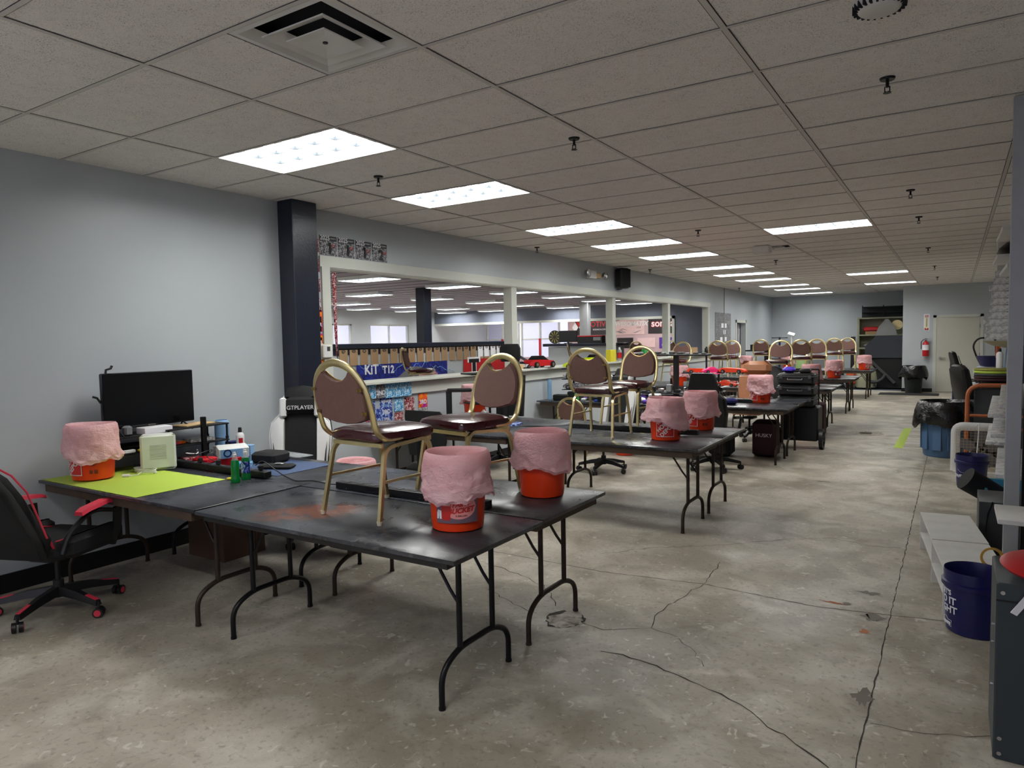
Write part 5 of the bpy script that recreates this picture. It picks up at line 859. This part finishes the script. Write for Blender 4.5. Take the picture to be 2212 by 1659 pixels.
# orange hand truck
t = thing('hand_truck', 'orange rusty tube hand truck with dark side panel', 'hand truck', (.36, 10.45, 0)); b = B(); b.tube(rnd([(-.22, 0, .08), (-.22, 0, 1.0), (.45, .05, 1.0)], .16, 6), .028, 8); b.tube([(-.22, 0, .62), (.5, 0, .62)], .02, 6); b.tube([(-.22, 0, .46), (.5, 0, .46)], .02, 6); obj('frame', b, mat('rusty_orange', (190, 100, 52), .6, var=.5, scale=18, col2=(120, 70, 44)), t); b = B(); b.rbox(-.15, .6, .04, .07, .2, .95, .01); obj('panel', b, mat('panel_dark', (52, 58, 58), .5), t); b = B(); b.box(-.25, .6, -.12, .1, 0, .06); obj('toe_plate', b, 'dark_grey', t)
# box fan on its side
t = thing('box_fan', 'white box fan with a wire grille standing behind the blue buckets', 'fan', (.27, 9.72, 0)); b = B(); ring = rnd([(-.25, 0, .03), (-.25, 0, .56), (.27, 0, .56), (.27, 0, .03)], .08, 5)
b.loft([[(x, y, z) for x, y, z in [(-.27, -.06, 0), (.29, -.06, 0), (.29, .06, 0), (-.27, .06, 0)]], [(-.27, -.06, .03), (.29, -.06, .03), (.29, .06, .03), (-.27, .06, .03)]]); b.tube(ring, .026, 8, sq=(2, .8)); obj('housing', b, 'white', t); b = B()
for k in range(15): b.tube([(-.24+k*.035, -.05, .04), (-.24+k*.035, -.05, .55)], .0016, 4); b.tube([(-.25, -.05, .05+k*.034), (.27, -.05, .05+k*.034)], .0016, 4)
obj('grille', b, 'tan', t); b = B(); [b.at((0, 0, .3), (0, a*2*PI/5, 0)).rbox(-.06, .06, -.01, .01, .03, .22, .005) for a in range(5)]; b.off(); obj('blade', b, 'plaid_grey', t); b = B(); b.tube(rnd([(-.05, -.08, .58), (-.02, -.09, .62), (-.04, -.09, .2)], .03), .006, 6); obj('cord', b, 'white', t)
def blue_bucket(lab, loc, rz, lines, extra=True):
    t = thing('bucket', lab, 'bucket', loc, math.radians(rz)); b = B(); b.lathe([(.125, 0), (.135, .008), (.15, .33), (.148, .35), (.145, .34), (.13, .012), (.001, .012)], n=40); obj('body', b, 'navy_bucket', t); b = B(); b.lathe([(.147, .255), (.159, .26), (.16, .285), (.149, .29)], n=40, caps=False); obj('rim', b, 'navy_bucket', t)
    w = bwarp(.139, 0)
    for s, dy, sz, dx in lines: text(s, sz, 'paper', t, 'lettering', warp=lambda c, dy=dy, dx=dx: w(Vector((c.x+dx, c.y+dy, c.z+.0015))), bold=.0012)
    b = B(); P = [(-.045, .0), (.045, .0), (.045, .035), (.02, .035), (.0, .05), (-.045, .035), (-.045, 0)]
    sc_, oy = (1, .035) if extra else (1.9, .1); b.tube([w(Vector((x*sc_+(.0 if extra else .0), oy+y*sc_, .002))) for x, y in P], .0014, 5); obj('logo_outline', b, 'paper', t); return t
blue_bucket('dark blue bucket lettered DO IT RIGHT beside the white low shelves', (.115, 4.56, 0), -158, [("LET'S", .225, .04, 0), ('DO IT', .18, .055, 0), ('RIGHT', .13, .055, 0), ("LOWE'S", .05, .022, 0)])
blue_bucket('dark blue bucket with a white house outline in front of the box fan', (.17, 8.92, 0), -150, [("LOWE'S", .12, .05, 0)], False)
b = B(); b.lathe([(.06, 0), (.062, .01), (.05, .012), (.045, 0)], n=24, caps=False); o = obj('yellow_ring', b, mat('tape_yellow', (196, 150, 60), .5)); o.location = (.2, 4.2, .62); o.rotation_euler = (PI/2, 0, .3); 
# white low shelves on the floor
def low_shelf(lab, y0, y1, xo, rz=0):
    t = thing('low_shelf', lab, 'shelf', (xo, y0, 0), math.radians(rz), 'white low wooden shelves on the floor'); L_ = y1-y0; b = B(); b.box(0, .32, 0, L_, .27, .285); obj('top_board', b, 'white_wood', t, smooth=False); b = B(); b.box(0, .32, .016, L_-.016, .12, .132); obj('shelf_board', b, 'white_wood', t, smooth=False)
    for y in (0, L_-.015): b = B(); b.box(0, .32, y, y+.015, 0, .27); obj('side_panel', b, 'white_wood', t, smooth=False)
low_shelf('white low wooden shelf on the floor, farther of the two', 5.38, 6.16, -.11, 7); low_shelf('white low wooden shelf on the floor, nearer of the two beside the blue bucket', 4.74, 5.36, -.035, 7)
# teal tote and black tube
t = thing('storage_tote', 'bright teal plastic tote holding black things beneath the white planks', 'tote', (.46, 7.0, 0)); b = B(); b.loft([[(x*k, y*k, z) for x, y in ((-.22, -.28), (.22, -.28), (.22, .28), (-.22, .28))] for k, z in ((.85, 0), (1, .36), (1.08, .365), (1.08, .39), (1.0, .39), (.97, .37), (.83, .02))]); obj('body', b, 'teal', t)
b = B(); b.at((.46, 7.0, .2), (.1, -1.0, .2)).cyl(0, 0, 0, .46, .085, .1, 24); b.off(); tag(obj('black_tube', b, 'black_matte'), 'thick black tube leaning out of the teal tote toward the blue bucket', 'tube')
flat('red_label_box', 'red and white printed box behind the teal tote', 'box', .42, .75, 7.9, 8.2, 0, .5, 'print_red'); flat('grey_crate', 'dark slatted crate below the white planks in front of the teal tote', 'crate', .17, .6, 6.2, 6.68, 0, .40, 'dark_grey')
cord('black strap dangling from the dark crate', [(.25, 6.1, .42), (.22, 6.2, .3), (.2, 6.15, .1), (.26, 6.0, .03), (.33, 5.8, .2)], .007)
# wall of white planks and stepped shelf boards
for k in range(10):
    z = 1.56+k*.095; o_ = [0, .02, -.02, .03, .05, .06, .07, .04, .09, .1][k]
    flat('wall_plank', 'whitewashed plank hung in the upper stack at the right, ' + ['lowest', 'second', 'third', 'fourth', 'fifth', 'sixth', 'seventh', 'eighth', 'ninth', 'topmost'][k], 'plank', .34+o_, 1.2, 11.7, 11.78, z, z+.085, 'wash_wood', 'whitewashed planks at the right')
for k, (x, y, z, L_, w) in enumerate(((.28, 5.2, 1.19, 1.9, .12), (.40, 5.6, 1.16, 2.2, .14), (.27, 6.5, 1.0, 1.9, .15), (.28, 6.3, .87, 1.7, .16), (.27, 7.15, .70, 1.45, .17), (.28, 5.75, .66, 1.35, .2))):
    flat('shelf_plank', 'white painted board jutting from the rack at the right, ' + ['topmost', 'second', 'third', 'fourth', 'fifth', 'lowest'][k], 'plank', x, x+w, y, y+L_, z, z+.03, 'wash_wood', 'white boards jutting from the rack', rz=-3)
for k, (x, y, z, L_) in enumerate(((.28, 6.4, 2.42, .9), (.28, 7.15, 2.28, .8), (.28, 5.7, 2.09, 1.0))): flat('upper_shelf', 'white shelf board high at the right edge, ' + ['topmost', 'middle', 'lowest'][k], 'shelf', x, x+.5, y, y+L_, z, z+.03, 'white_wood', 'high white shelf boards')
flat('black_case', 'black case on the middle high shelf at the right', 'case', .3, .6, 7.2, 7.8, 2.315, 2.42, 'black', r=.06); flat('brown_box', 'dark brown box on the topmost high shelf', 'box', .36, .65, 6.5, 7.0, 2.455, 2.56, 'cardboard_dark')
flat('duct_cover', 'white vertical duct casing on the right wall near the ceiling', 'duct', .50, .60, 12.6, 12.9, 1.9, HC-.005, 'white_wood'); flat('tall_black_panel', 'tall black ragged panel behind the white duct', 'panel', .62, 1.2, 12.5, 12.56, 1.95, HC-.005, 'black_matte')
flat('grey_cabinet', 'tall dark grey cabinet at the right beyond the white planks', 'cabinet', .80, 1.25, 13.6, 14.3, 0, 1.75, 'cabinet_grey', r=.01)
t = thing('lamp_arm', 'cream hanging lamp shade under the white planks', 'lamp', (.62, 11.74, 1.5)); b = B(); b.lathe([(.3, .04), (.2, -.02), (.02, -.06)]); b.cyl(0, 0, -.02, .06, .01); obj('shade', b, 'cream', t)
for k, m_ in enumerate(('yellow', 'lime', 'dark_grey', 'maroon', 'maroon')): b = B(); b.lathe([(.24, 0), (.25, .015), (.24, .03)]); o = obj('round_cushion', b, MATS[m_] if m_ != 'yellow' else mat('dull_yellow', (150, 146, 66), .7)); o.location = (.46, 11.3, 1.15-k*.034); tag(o, 'round disc stacked at the right above the planks, ' + ['yellow top one', 'lime second one', 'dark middle one', 'maroon fourth one', 'maroon lowest one'][k], 'disc', 'stacked round discs')
flat('disc_table', 'dark stand carrying the stacked round discs', 'stand', .30, .60, 11.1, 11.45, 0, 1.01, 'black_matte'); bottle('white bottle with a dark cap at the right above the yellow disc', .5, 11.3, 1.182, .26, .04, 'paper', 'black')
# shelving upright close to the camera, and shelf by it
b = B(); b.rbox(-.038, .038, -.022, .022, 0, HC-.01, .003); o = obj('steel_post', b, 'post_grey'); o.location = (.298, 5.05, 0); tag(o, 'grey steel shelving post near the right edge, floor to ceiling', 'post')
flat('shelving_side', 'black side panel behind the steel post at the right edge', 'panel', .348, .9, 5.08, 5.12, 0, HC-.02, 'black_matte', r=.002)
flat('white_shelf_board', 'white shelf board end sticking out at the right edge below the post', 'shelf', .185, .6, 4.0, 4.35, .745, .77, 'white_wood')
# cabinet corner in the foreground
t = thing('steel_cabinet', 'dark grey steel cabinet cut by the lower right corner', 'cabinet', (.15, 3.2, 0)); b = B(); b.rbox(0, .6, 0, .40, 0, .70, .006); obj('body', b, 'cabinet_grey', t); b = B(); b.box(0, .6, -.004, 0, .63, .636); obj('seam', b, 'black', t)
for z in (.03, .09, .665): b = B(); b.at((.02, -.001, z), (PI/2, 0, 0)).cyl(0, 0, 0, .006, .008, n=10); b.off(); obj('bolt', b, 'silver', t)
for z in (.28, .45, .52): b = B(); b.at((.001, .05, z), (0, -PI/2, 0)).cyl(0, 0, 0, .012, .006, n=8); b.off(); obj('side_bolt', b, 'silver', t)
b = B(); b.at((.345, 3.36, .745), (.1, .0, 0)).lathe([(.17, -.012), (.18, 0), (.16, .01), (.05, .02), (.001, .02)], n=40); b.off(); tag(obj('red_disc', b, 'red'), 'glossy red round lid resting on the steel cabinet', 'lid')
b = B(); b.at((.245, 3.185, .66), (.2, .5, .3)).box(-.012, .012, -.002, .002, -.08, .06); b.off(); tag(obj('white_tag', b, 'paper'), 'white strip of paper hanging below the red lid', 'paper')
tag([o for o in COL.objects if o.name == 'yellow_ring'][0], 'small yellow ring peeking out between the blue bucket and the steel cabinet', 'ring')
[o for o in COL.objects if o.name == 'yellow_ring'][0].location = (.2, 4.85, .35)
# ------------------------------------------------------------------ the next room
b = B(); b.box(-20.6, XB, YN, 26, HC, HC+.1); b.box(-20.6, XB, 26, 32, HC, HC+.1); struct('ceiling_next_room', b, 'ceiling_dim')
b = B(); [b.box(-20.4, XB, y, y+.02, HC-.006, HC) for y in [YN+k*.6096 for k in range(48)]]; o = obj('ceiling_grid', b, 'tbar_gap', [q for q in COL.objects if q.name == 'ceiling_next_room'][0], smooth=False)
b = B(); b.box(-20.6, -20.4, YN, 32, 2.45, HC); b.box(-20.6, -20.4, YN, 32, 0, .9); 
wins = [(18.2, 20.15), (21.2, 23.6), (9, 12), (13, 16.5)]; ys = sorted([YN, 32]+[v for w_ in wins for v in w_])
for a, c in zip(ys[::2], ys[1::2]): b.box(-20.6, -20.4, a, c, .9, 2.45)
struct('wall_west', b, 'wall_paint')
k = 1
for a, c in wins:
    t = thing(f'window_{k}', 'x', 'x', (-20.5, (a+c)/2, 0)); del t['label']; del t['category']; t['kind'] = 'structure'; h = (c-a)/2; b = B(); b.box(-.02, .0, -h, h, .9, 2.45); obj('glass', b, 'window_glass', t, smooth=False); b = B(); [b.box(-.04, .04, y-.03, y+.03, .9, 2.45) for y in (-h+.03, 0, h-.03)]; b.box(-.04, .04, -h, h, .9, .96); b.box(-.04, .04, -h, h, 2.39, 2.45); obj('frame', b, 'white_trim', t, smooth=False); k += 1
b = B(); b.box(-20.4, XB, 25.4, 25.6, 2.5, HC); struct('wall_header', b, 'header_paint'); b = B(); b.box(-20.4, -8.9, 25.36, 25.4, 2.4, 2.5); b.box(-9.0, -8.9, 25.36, 25.4, 0, 2.5); struct('trim_7', b, 'white_trim'); b = B(); b.box(-8.9, XB, 25.4, 25.6, 0, 2.5); struct('wall_header_right', b, 'header_paint')
mat('shop_wall', (196, 170, 176), .6)
b = B(); yb = 29.5; b.box(-20.4, XB, yb, yb+.2, 0, .85); b.box(-20.4, XB, yb, yb+.2, 2.75, HC); b.box(-15.6, XB, yb, yb+.2, .85, 2.75); struct('wall_shop', b, 'shop_wall')
for a, c, sx in ((-20.3, -18.4, -19.3), (-18.2, -16.1, -17.2)):
    t = thing(f'window_{k}', 'x', 'x', ((a+c)/2, yb+.05, 0)); del t['label']; del t['category']; t['kind'] = 'structure'; h = (c-a)/2; b = B(); b.box(-h, h, 0, .02, .85, 2.75); obj('glass', b, 'window_glass', t, smooth=False); b = B(); [b.box(x-.04, x+.04, -.04, .04, .85, 2.75) for x in (-h, 0, h)]; b.box(-h, h, -.04, .04, 1.7, 1.76); obj('frame', b, 'white_trim', t, smooth=False); b = B(); b.box(-.06, .06, -.06, -.04, .85, 1.75); obj('mullion', b, 'red', t, smooth=False); k += 1
b = B(); b.box(-20.6, XB, YN-.15, YN, 0, HC); struct('wall_south', b, 'wall_paint')
# low track wall with clipboards
t = thing('track_wall', 'grey low wall with a black cap rail crossing the next room', 'low wall', (-11.0, 13.6, 0)); b = B(); b.box(-.1, .0, -4.2, 3.7, 0, 1.56); obj('panel', b, 'wall_paint', t, smooth=False); b = B(); b.rbox(-.14, .04, -4.22, 3.72, 1.56, 1.66, .01); b.box(0, .012, -4.2, 3.7, 1.42, 1.56); obj('cap_rail', b, 'navy', t, smooth=False)
cz = [278, 380, 485, 588, 685, 782, 872, 960, 1045, 1130, 1210, 1285, 1362, 1435, 1503, 1572, 1642, 1703, 1768, 1828, 1870]
on = ['first', 'second', 'third', 'fourth', 'fifth', 'sixth', 'seventh', 'eighth', 'ninth', 'tenth', 'eleventh', 'twelfth', 'thirteenth', 'fourteenth', 'fifteenth', 'sixteenth', 'seventeenth', 'eighteenth', 'nineteenth', 'twentieth', 'last']
c0 = None
for i, z in enumerate(cz):
    y = onx(680+z/4.608, 760, -11).y; lab = f'{"clipboard with white paper" if i > 15 else "bare brown clipboard"} on the low track wall, {on[i]} from the left'
    if i in (0, 16):
        t = thing('clipboard', lab, 'clipboard', (-10.985, y, 1.53), 0, 'clipboards on the track wall'); b = B(); b.rbox(0, .006, -.12, .12, -.34, 0, .002); obj('board', b, 'clip_brown', t); b = B(); b.tube([(.012, .05*math.cos(a), -.03+.025*math.sin(a)) for a in [k_*PI/6 for k_ in range(12)]], .006, 5, closed=True); obj('clip', b, 'dark_grey', t)
        if i == 16: b = B(); b.box(.006, .008, -.115, .115, -.28, -.01); obj('paper_sheet', b, 'paper', t)
        c0 = t
    else: dup(c0, (-10.985, y, 1.53), label=lab)
def banner_x(lab, x, y0, y1, z0, z1, m): return sheet_x('banner', lab, x, y0, y1, z0, z1, m, 'banner')
t = banner_x('blue lightning banner with large white letters on the low track wall', -10.985, 10.95, 14.15, .85, 1.19, 'print_bolt'); tx(t, 'KiT', .3, 'paper', -1.15, .05, bold=.008); tx(t, 'T12', .24, 'paper', -.6, .03, bold=.008)
b = B(); rr = random.Random(2)
for q in range(7):
    y, z = -1.5+q*.5, rr.uniform(-.1, .15); P = []
    for k_ in range(7): P.append((.006, y, z)); y += rr.uniform(.02, .12); z = max(-.16, min(.16, z+rr.uniform(-.07, .07)))
    b.tube(P, .006, 4)
obj('lightning', b, 'light_blue', t); b = B(); b.add([(.007, y, z) for y, z in ((-.3, -.165), (1.2, -.165), (1.1, -.06), (.7, -.02), (.45, .07), (.15, .07), (-.05, -.03))], [tuple(range(7))]); obj('car_silhouette', b, 'plaid_grey', t); b = B(); b.add([(.009, y, z) for y, z in ((.0, -.02), (.15, .04), (.28, .04), (.28, -.02))], [(0, 1, 2, 3)]); b.add([(.009, y, z) for y, z in ((.32, -.02), (.32, .04), (.43, .04), (.6, -.02))], [(0, 1, 2, 3)]); obj('car_window', b, 'dark_grey', t)
t = banner_x('red banner with a large black and white letter T on the low track wall', -10.985, 14.85, 16.9, .8, 1.2, 'red'); tx(t, 'T', .52, 'paper', -.55, .0, bold=.05, sx=1.5); tx(t, 'T', .44, 'black', -.55, .0, x=.009, bold=.03, sx=1.5)
b = B(); b.rbox(-.14, .14, -.14, .14, 0, HC, .01); o = obj('column', b, 'navy'); o.location = (-11.3, 13.65, 0); o['kind'] = 'structure'; b = B(); b.rbox(-.16, .16, -.12, .12, 1.0, HC, .01); o = obj('column_grey', b, 'plaid_grey' if 0 else 'post_grey'); o.location = (-10.9, 21.9, 0); o['kind'] = 'structure'
# counter with monitor
t = thing('driver_counter', 'raised counter with a black top and grey front beyond the opening', 'counter', (-9.7, 19.4, 0)); b = B(); b.box(-1.1, 1.2, -.3, .3, 0, 1.45); obj('front_panel', b, 'wall_paint', t, smooth=False); b = B(); b.rbox(-1.25, 1.3, -.4, .4, 1.46, 1.55, .01); obj('top', b, 'navy', t)
t = thing('monitor', 'black computer monitor seen from behind on the raised counter', 'monitor', (-10.15, 19.2, 1.55)); b = B(); b.rbox(-.32, .32, -.02, .03, .04, .4, .01); obj('casing', b, 'black', t); b = B(); b.box(-.1, .1, -.08, .08, 0, .02); b.box(-.03, .03, -.01, .02, 0, .1); obj('stand', b, 'black', t)
t = thing('printer', 'black till machine with a small screen right of the monitor', 'till', (-9.35, 19.2, 1.55)); b = B(); b.rbox(-.42, .42, -.12, .12, 0, .2, .01); obj('casing', b, 'black', t); b = B(); b.box(-.42, .42, -.12, .12, .2, .23); obj('lid', b, 'red', t); b = B(); b.box(.12, .36, -.124, -.12, .08, .18); obj('display', b, 'grey', t)
# handrail, red framed counter stuff
t = thing('stair_rail', 'black diagonal stair rail in front of the raised counter', 'rail', (-10.6, 17.6, 0)); b = B(); b.tube([(-.9, 0, 1.5), (.5, 0, .75)], .04, 6); b.tube([(-.9, .05, 1.2), (.5, .05, .45)], .03, 6); b.tube([(-.9, 0, 0), (-.9, 0, 1.5)], .03, 6); obj('rail_frame', b, 'navy', t)
def banner_y(name, lab, a, c, z0, z1, m, y=29.48): 
    t = thing(name, lab, 'banner', ((a+c)/2, y, (z0+z1)/2)); b = B(); b.box(-(c-a)/2, (c-a)/2, -.004, 0, -(z1-z0)/2, (z1-z0)/2); obj('board', b, m, t, smooth=False); return t
mat('banner_black', (34, 26, 34), .5); mat('banner_pink', (226, 196, 198), .6)
def pxy(px, py): p = ony(px, py, 29.48); return p.x, p.z
def ban(name, lab, p0, p1, m): x0, z1 = pxy(*p0); x1, z0 = pxy(*p1); return banner_y(name, lab, x0, x1, z0, z1, m), x1-x0
def ty(t, s, size, m, x=0, z=0, y=-.008, **k): return text(s, size, m, t, loc=(x, y, z), rot=(PI/2, 0, 0), **k)
t, w = ban('banner', 'dark banner with a white and red diamond logo in the shop', (1242, 691), (1310, 723), 'banner_black'); ty(t, 'MOTIV', .34, 'red', .25, .12, bold=.005); ty(t, 'RESEARCH.COM', .09, 'paper', .45, -.12); b = B(); [b.add([(x*s-.62, -.007, z) for x, z in ((.02, .0), (.18, .25), (.34, 0), (.18, -.25))], [(0, 1, 2, 3)]) for s in (-1, 1)]; obj('logo', b, 'paper', t); b = B(); b.add([(x-.62, -.009, z) for x, z in ((-.12, .25), (.12, .25), (0, .02))], [(0, 1, 2)]); obj('logo_accent', b, 'red', t)
t, w = ban('banner', 'pale pink banner with grey flourishes and slanted white lettering in the shop', (1322, 683), (1392, 722), 'banner_pink'); ty(t, 'AWESOMATIX', .27, 'paper', .05, .05, bold=.01, shear=.3); ty(t, 'USA', .12, 'dark_grey', .5, -.12, shear=.3)
b = B(); rr = random.Random(4)
for q in range(9): y0_ = rr.uniform(-.8, .5); z0_ = rr.choice((-.3, -.22, .25, .32)); b.tube([(y0_+k_*.1, -.007, z0_+.05*math.sin(k_+q)) for k_ in range(5)], [.004, .016, .02, .012, .003], 4)
obj('flourish', b, 'plaid_grey', t)
t, w = ban('banner', 'black banner with red outlined white lettering in the shop', (1400, 680), (1479, 719), 'banner_black'); ty(t, 'sonicast', .42, 'red', 0, .02, bold=.03); ty(t, 'sonicast', .42, 'paper', 0, .02, y=-.011, bold=.008)
t, w = ban('banner', 'purple and blue banner with slanted white lettering in the shop', (1424, 729), (1490, 752), 'purple'); ty(t, 'LAPMON', .34, 'paper', .1, .0, bold=.01, shear=.3)
t, w = ban('banner', 'blank pale pink board on the shop wall', (1377, 730), (1415, 750), 'banner_pink'); t, w = ban('shop_screen', 'dark framed screen on the shop wall', (1333, 730), (1368, 752), 'black'); t['category'] = 'screen'
b = B(); p = pxy(1199, 728); b.at((0, 0, 0), (PI/2, 0, 0)).cyl(0, 0, 0, .05, .32, n=28); b.off(); t = thing('dartboard', 'round black and yellow dartboard on the shop wall left of the monitor', 'dartboard', (p[0], 29.48, p[1])); obj('board', b, 'black', t); b = B(); [b.at((0, -.052, 0), (0, a*PI/10, 0)).add([(0, 0, .06), (.03, 0, .28), (-.03, 0, .28)], [(0, 1, 2)]) for a in range(0, 20, 2)]; b.off(); obj('wedges', b, 'dull_yellow', t)
# spotlights on a track
emat('spot_lamp', 60, (255, 236, 214)); t0 = None
for k_, x in enumerate((-18.6, -17.6, -16.6, -14.6, -13.2, -11.6, -10.6, -9.6)):
    lab = 'small warm spotlight on the shop ceiling track, ' + on[k_] + ' from the left'
    if t0 is None:
        t0 = thing('spotlight', lab, 'spotlight', (x, 27.6, 2.72), 0, 'spotlights on the shop track'); b = B(); b.lathe([(.05, .12), (.09, .02), (.09, 0)]); obj('housing', b, 'white', t0); b = B(); b.ball((0, 0, 0), .075, 12); obj('bulb', b, 'spot_lamp', t0)
    else: dup(t0, (x, 27.6, 2.72), label=lab)
b = B(); b.tube([(-19, 27.6, 2.86), (-9.2, 27.6, 2.86)], .03, 6); [b.tube([(x, 27.6, 2.86), (x, 27.6, HC)], .015, 6) for x in (-18, -14, -10)]; tag(obj('light_track', b, 'white'), 'white lighting track hanging in the shop beyond the header', 'light track')
# next room ceiling lights
lp = []
for x in (-10.1, -13.4, -16.8, -19.0):
    for q in range(10): lp.append((x+.05*(q % 2), -.5+q*2.75+(.6 if x < -12 else 0)))
for x in (-18, -14.5, -11): dup(first_light, (x, 28.2, HC-.075), label='unseen louvre light added to brighten the shop beyond the header, '+{-18: 'left', -14.5: 'middle', -11: 'right'}[x]+' one', group='louvre lights in the next room')  # added lights hidden by the header, only to brighten the shop
for q, (x, y) in enumerate(lp):
    if y > 25: continue
    r_ = round((x+10.1)/-3.2); dup(first_light, (x, y, HC), label=f'louvre ceiling light in the next room, {on[int((y+.5)/2.75) if int((y+.5)/2.75) < 20 else 19]} along the {["nearest", "second", "third", "farthest"][min(3, r_)]} row', group='louvre lights in the next room')
for c_ in [c for c in COL.objects if c.get('group') == 'louvre lights in the next room']: c_.location.z = HC-.075
# ------------------------------------------------------------------ daylight and air
w = bpy.data.worlds.new('world'); SC.world = w; w.use_nodes = True; bg = w.node_tree.nodes['Background']; bg.inputs[0].default_value = (*lin((214, 216, 244)), 1); bg.inputs[1].default_value = 1.0
SC.view_settings.exposure = EXPOSURE
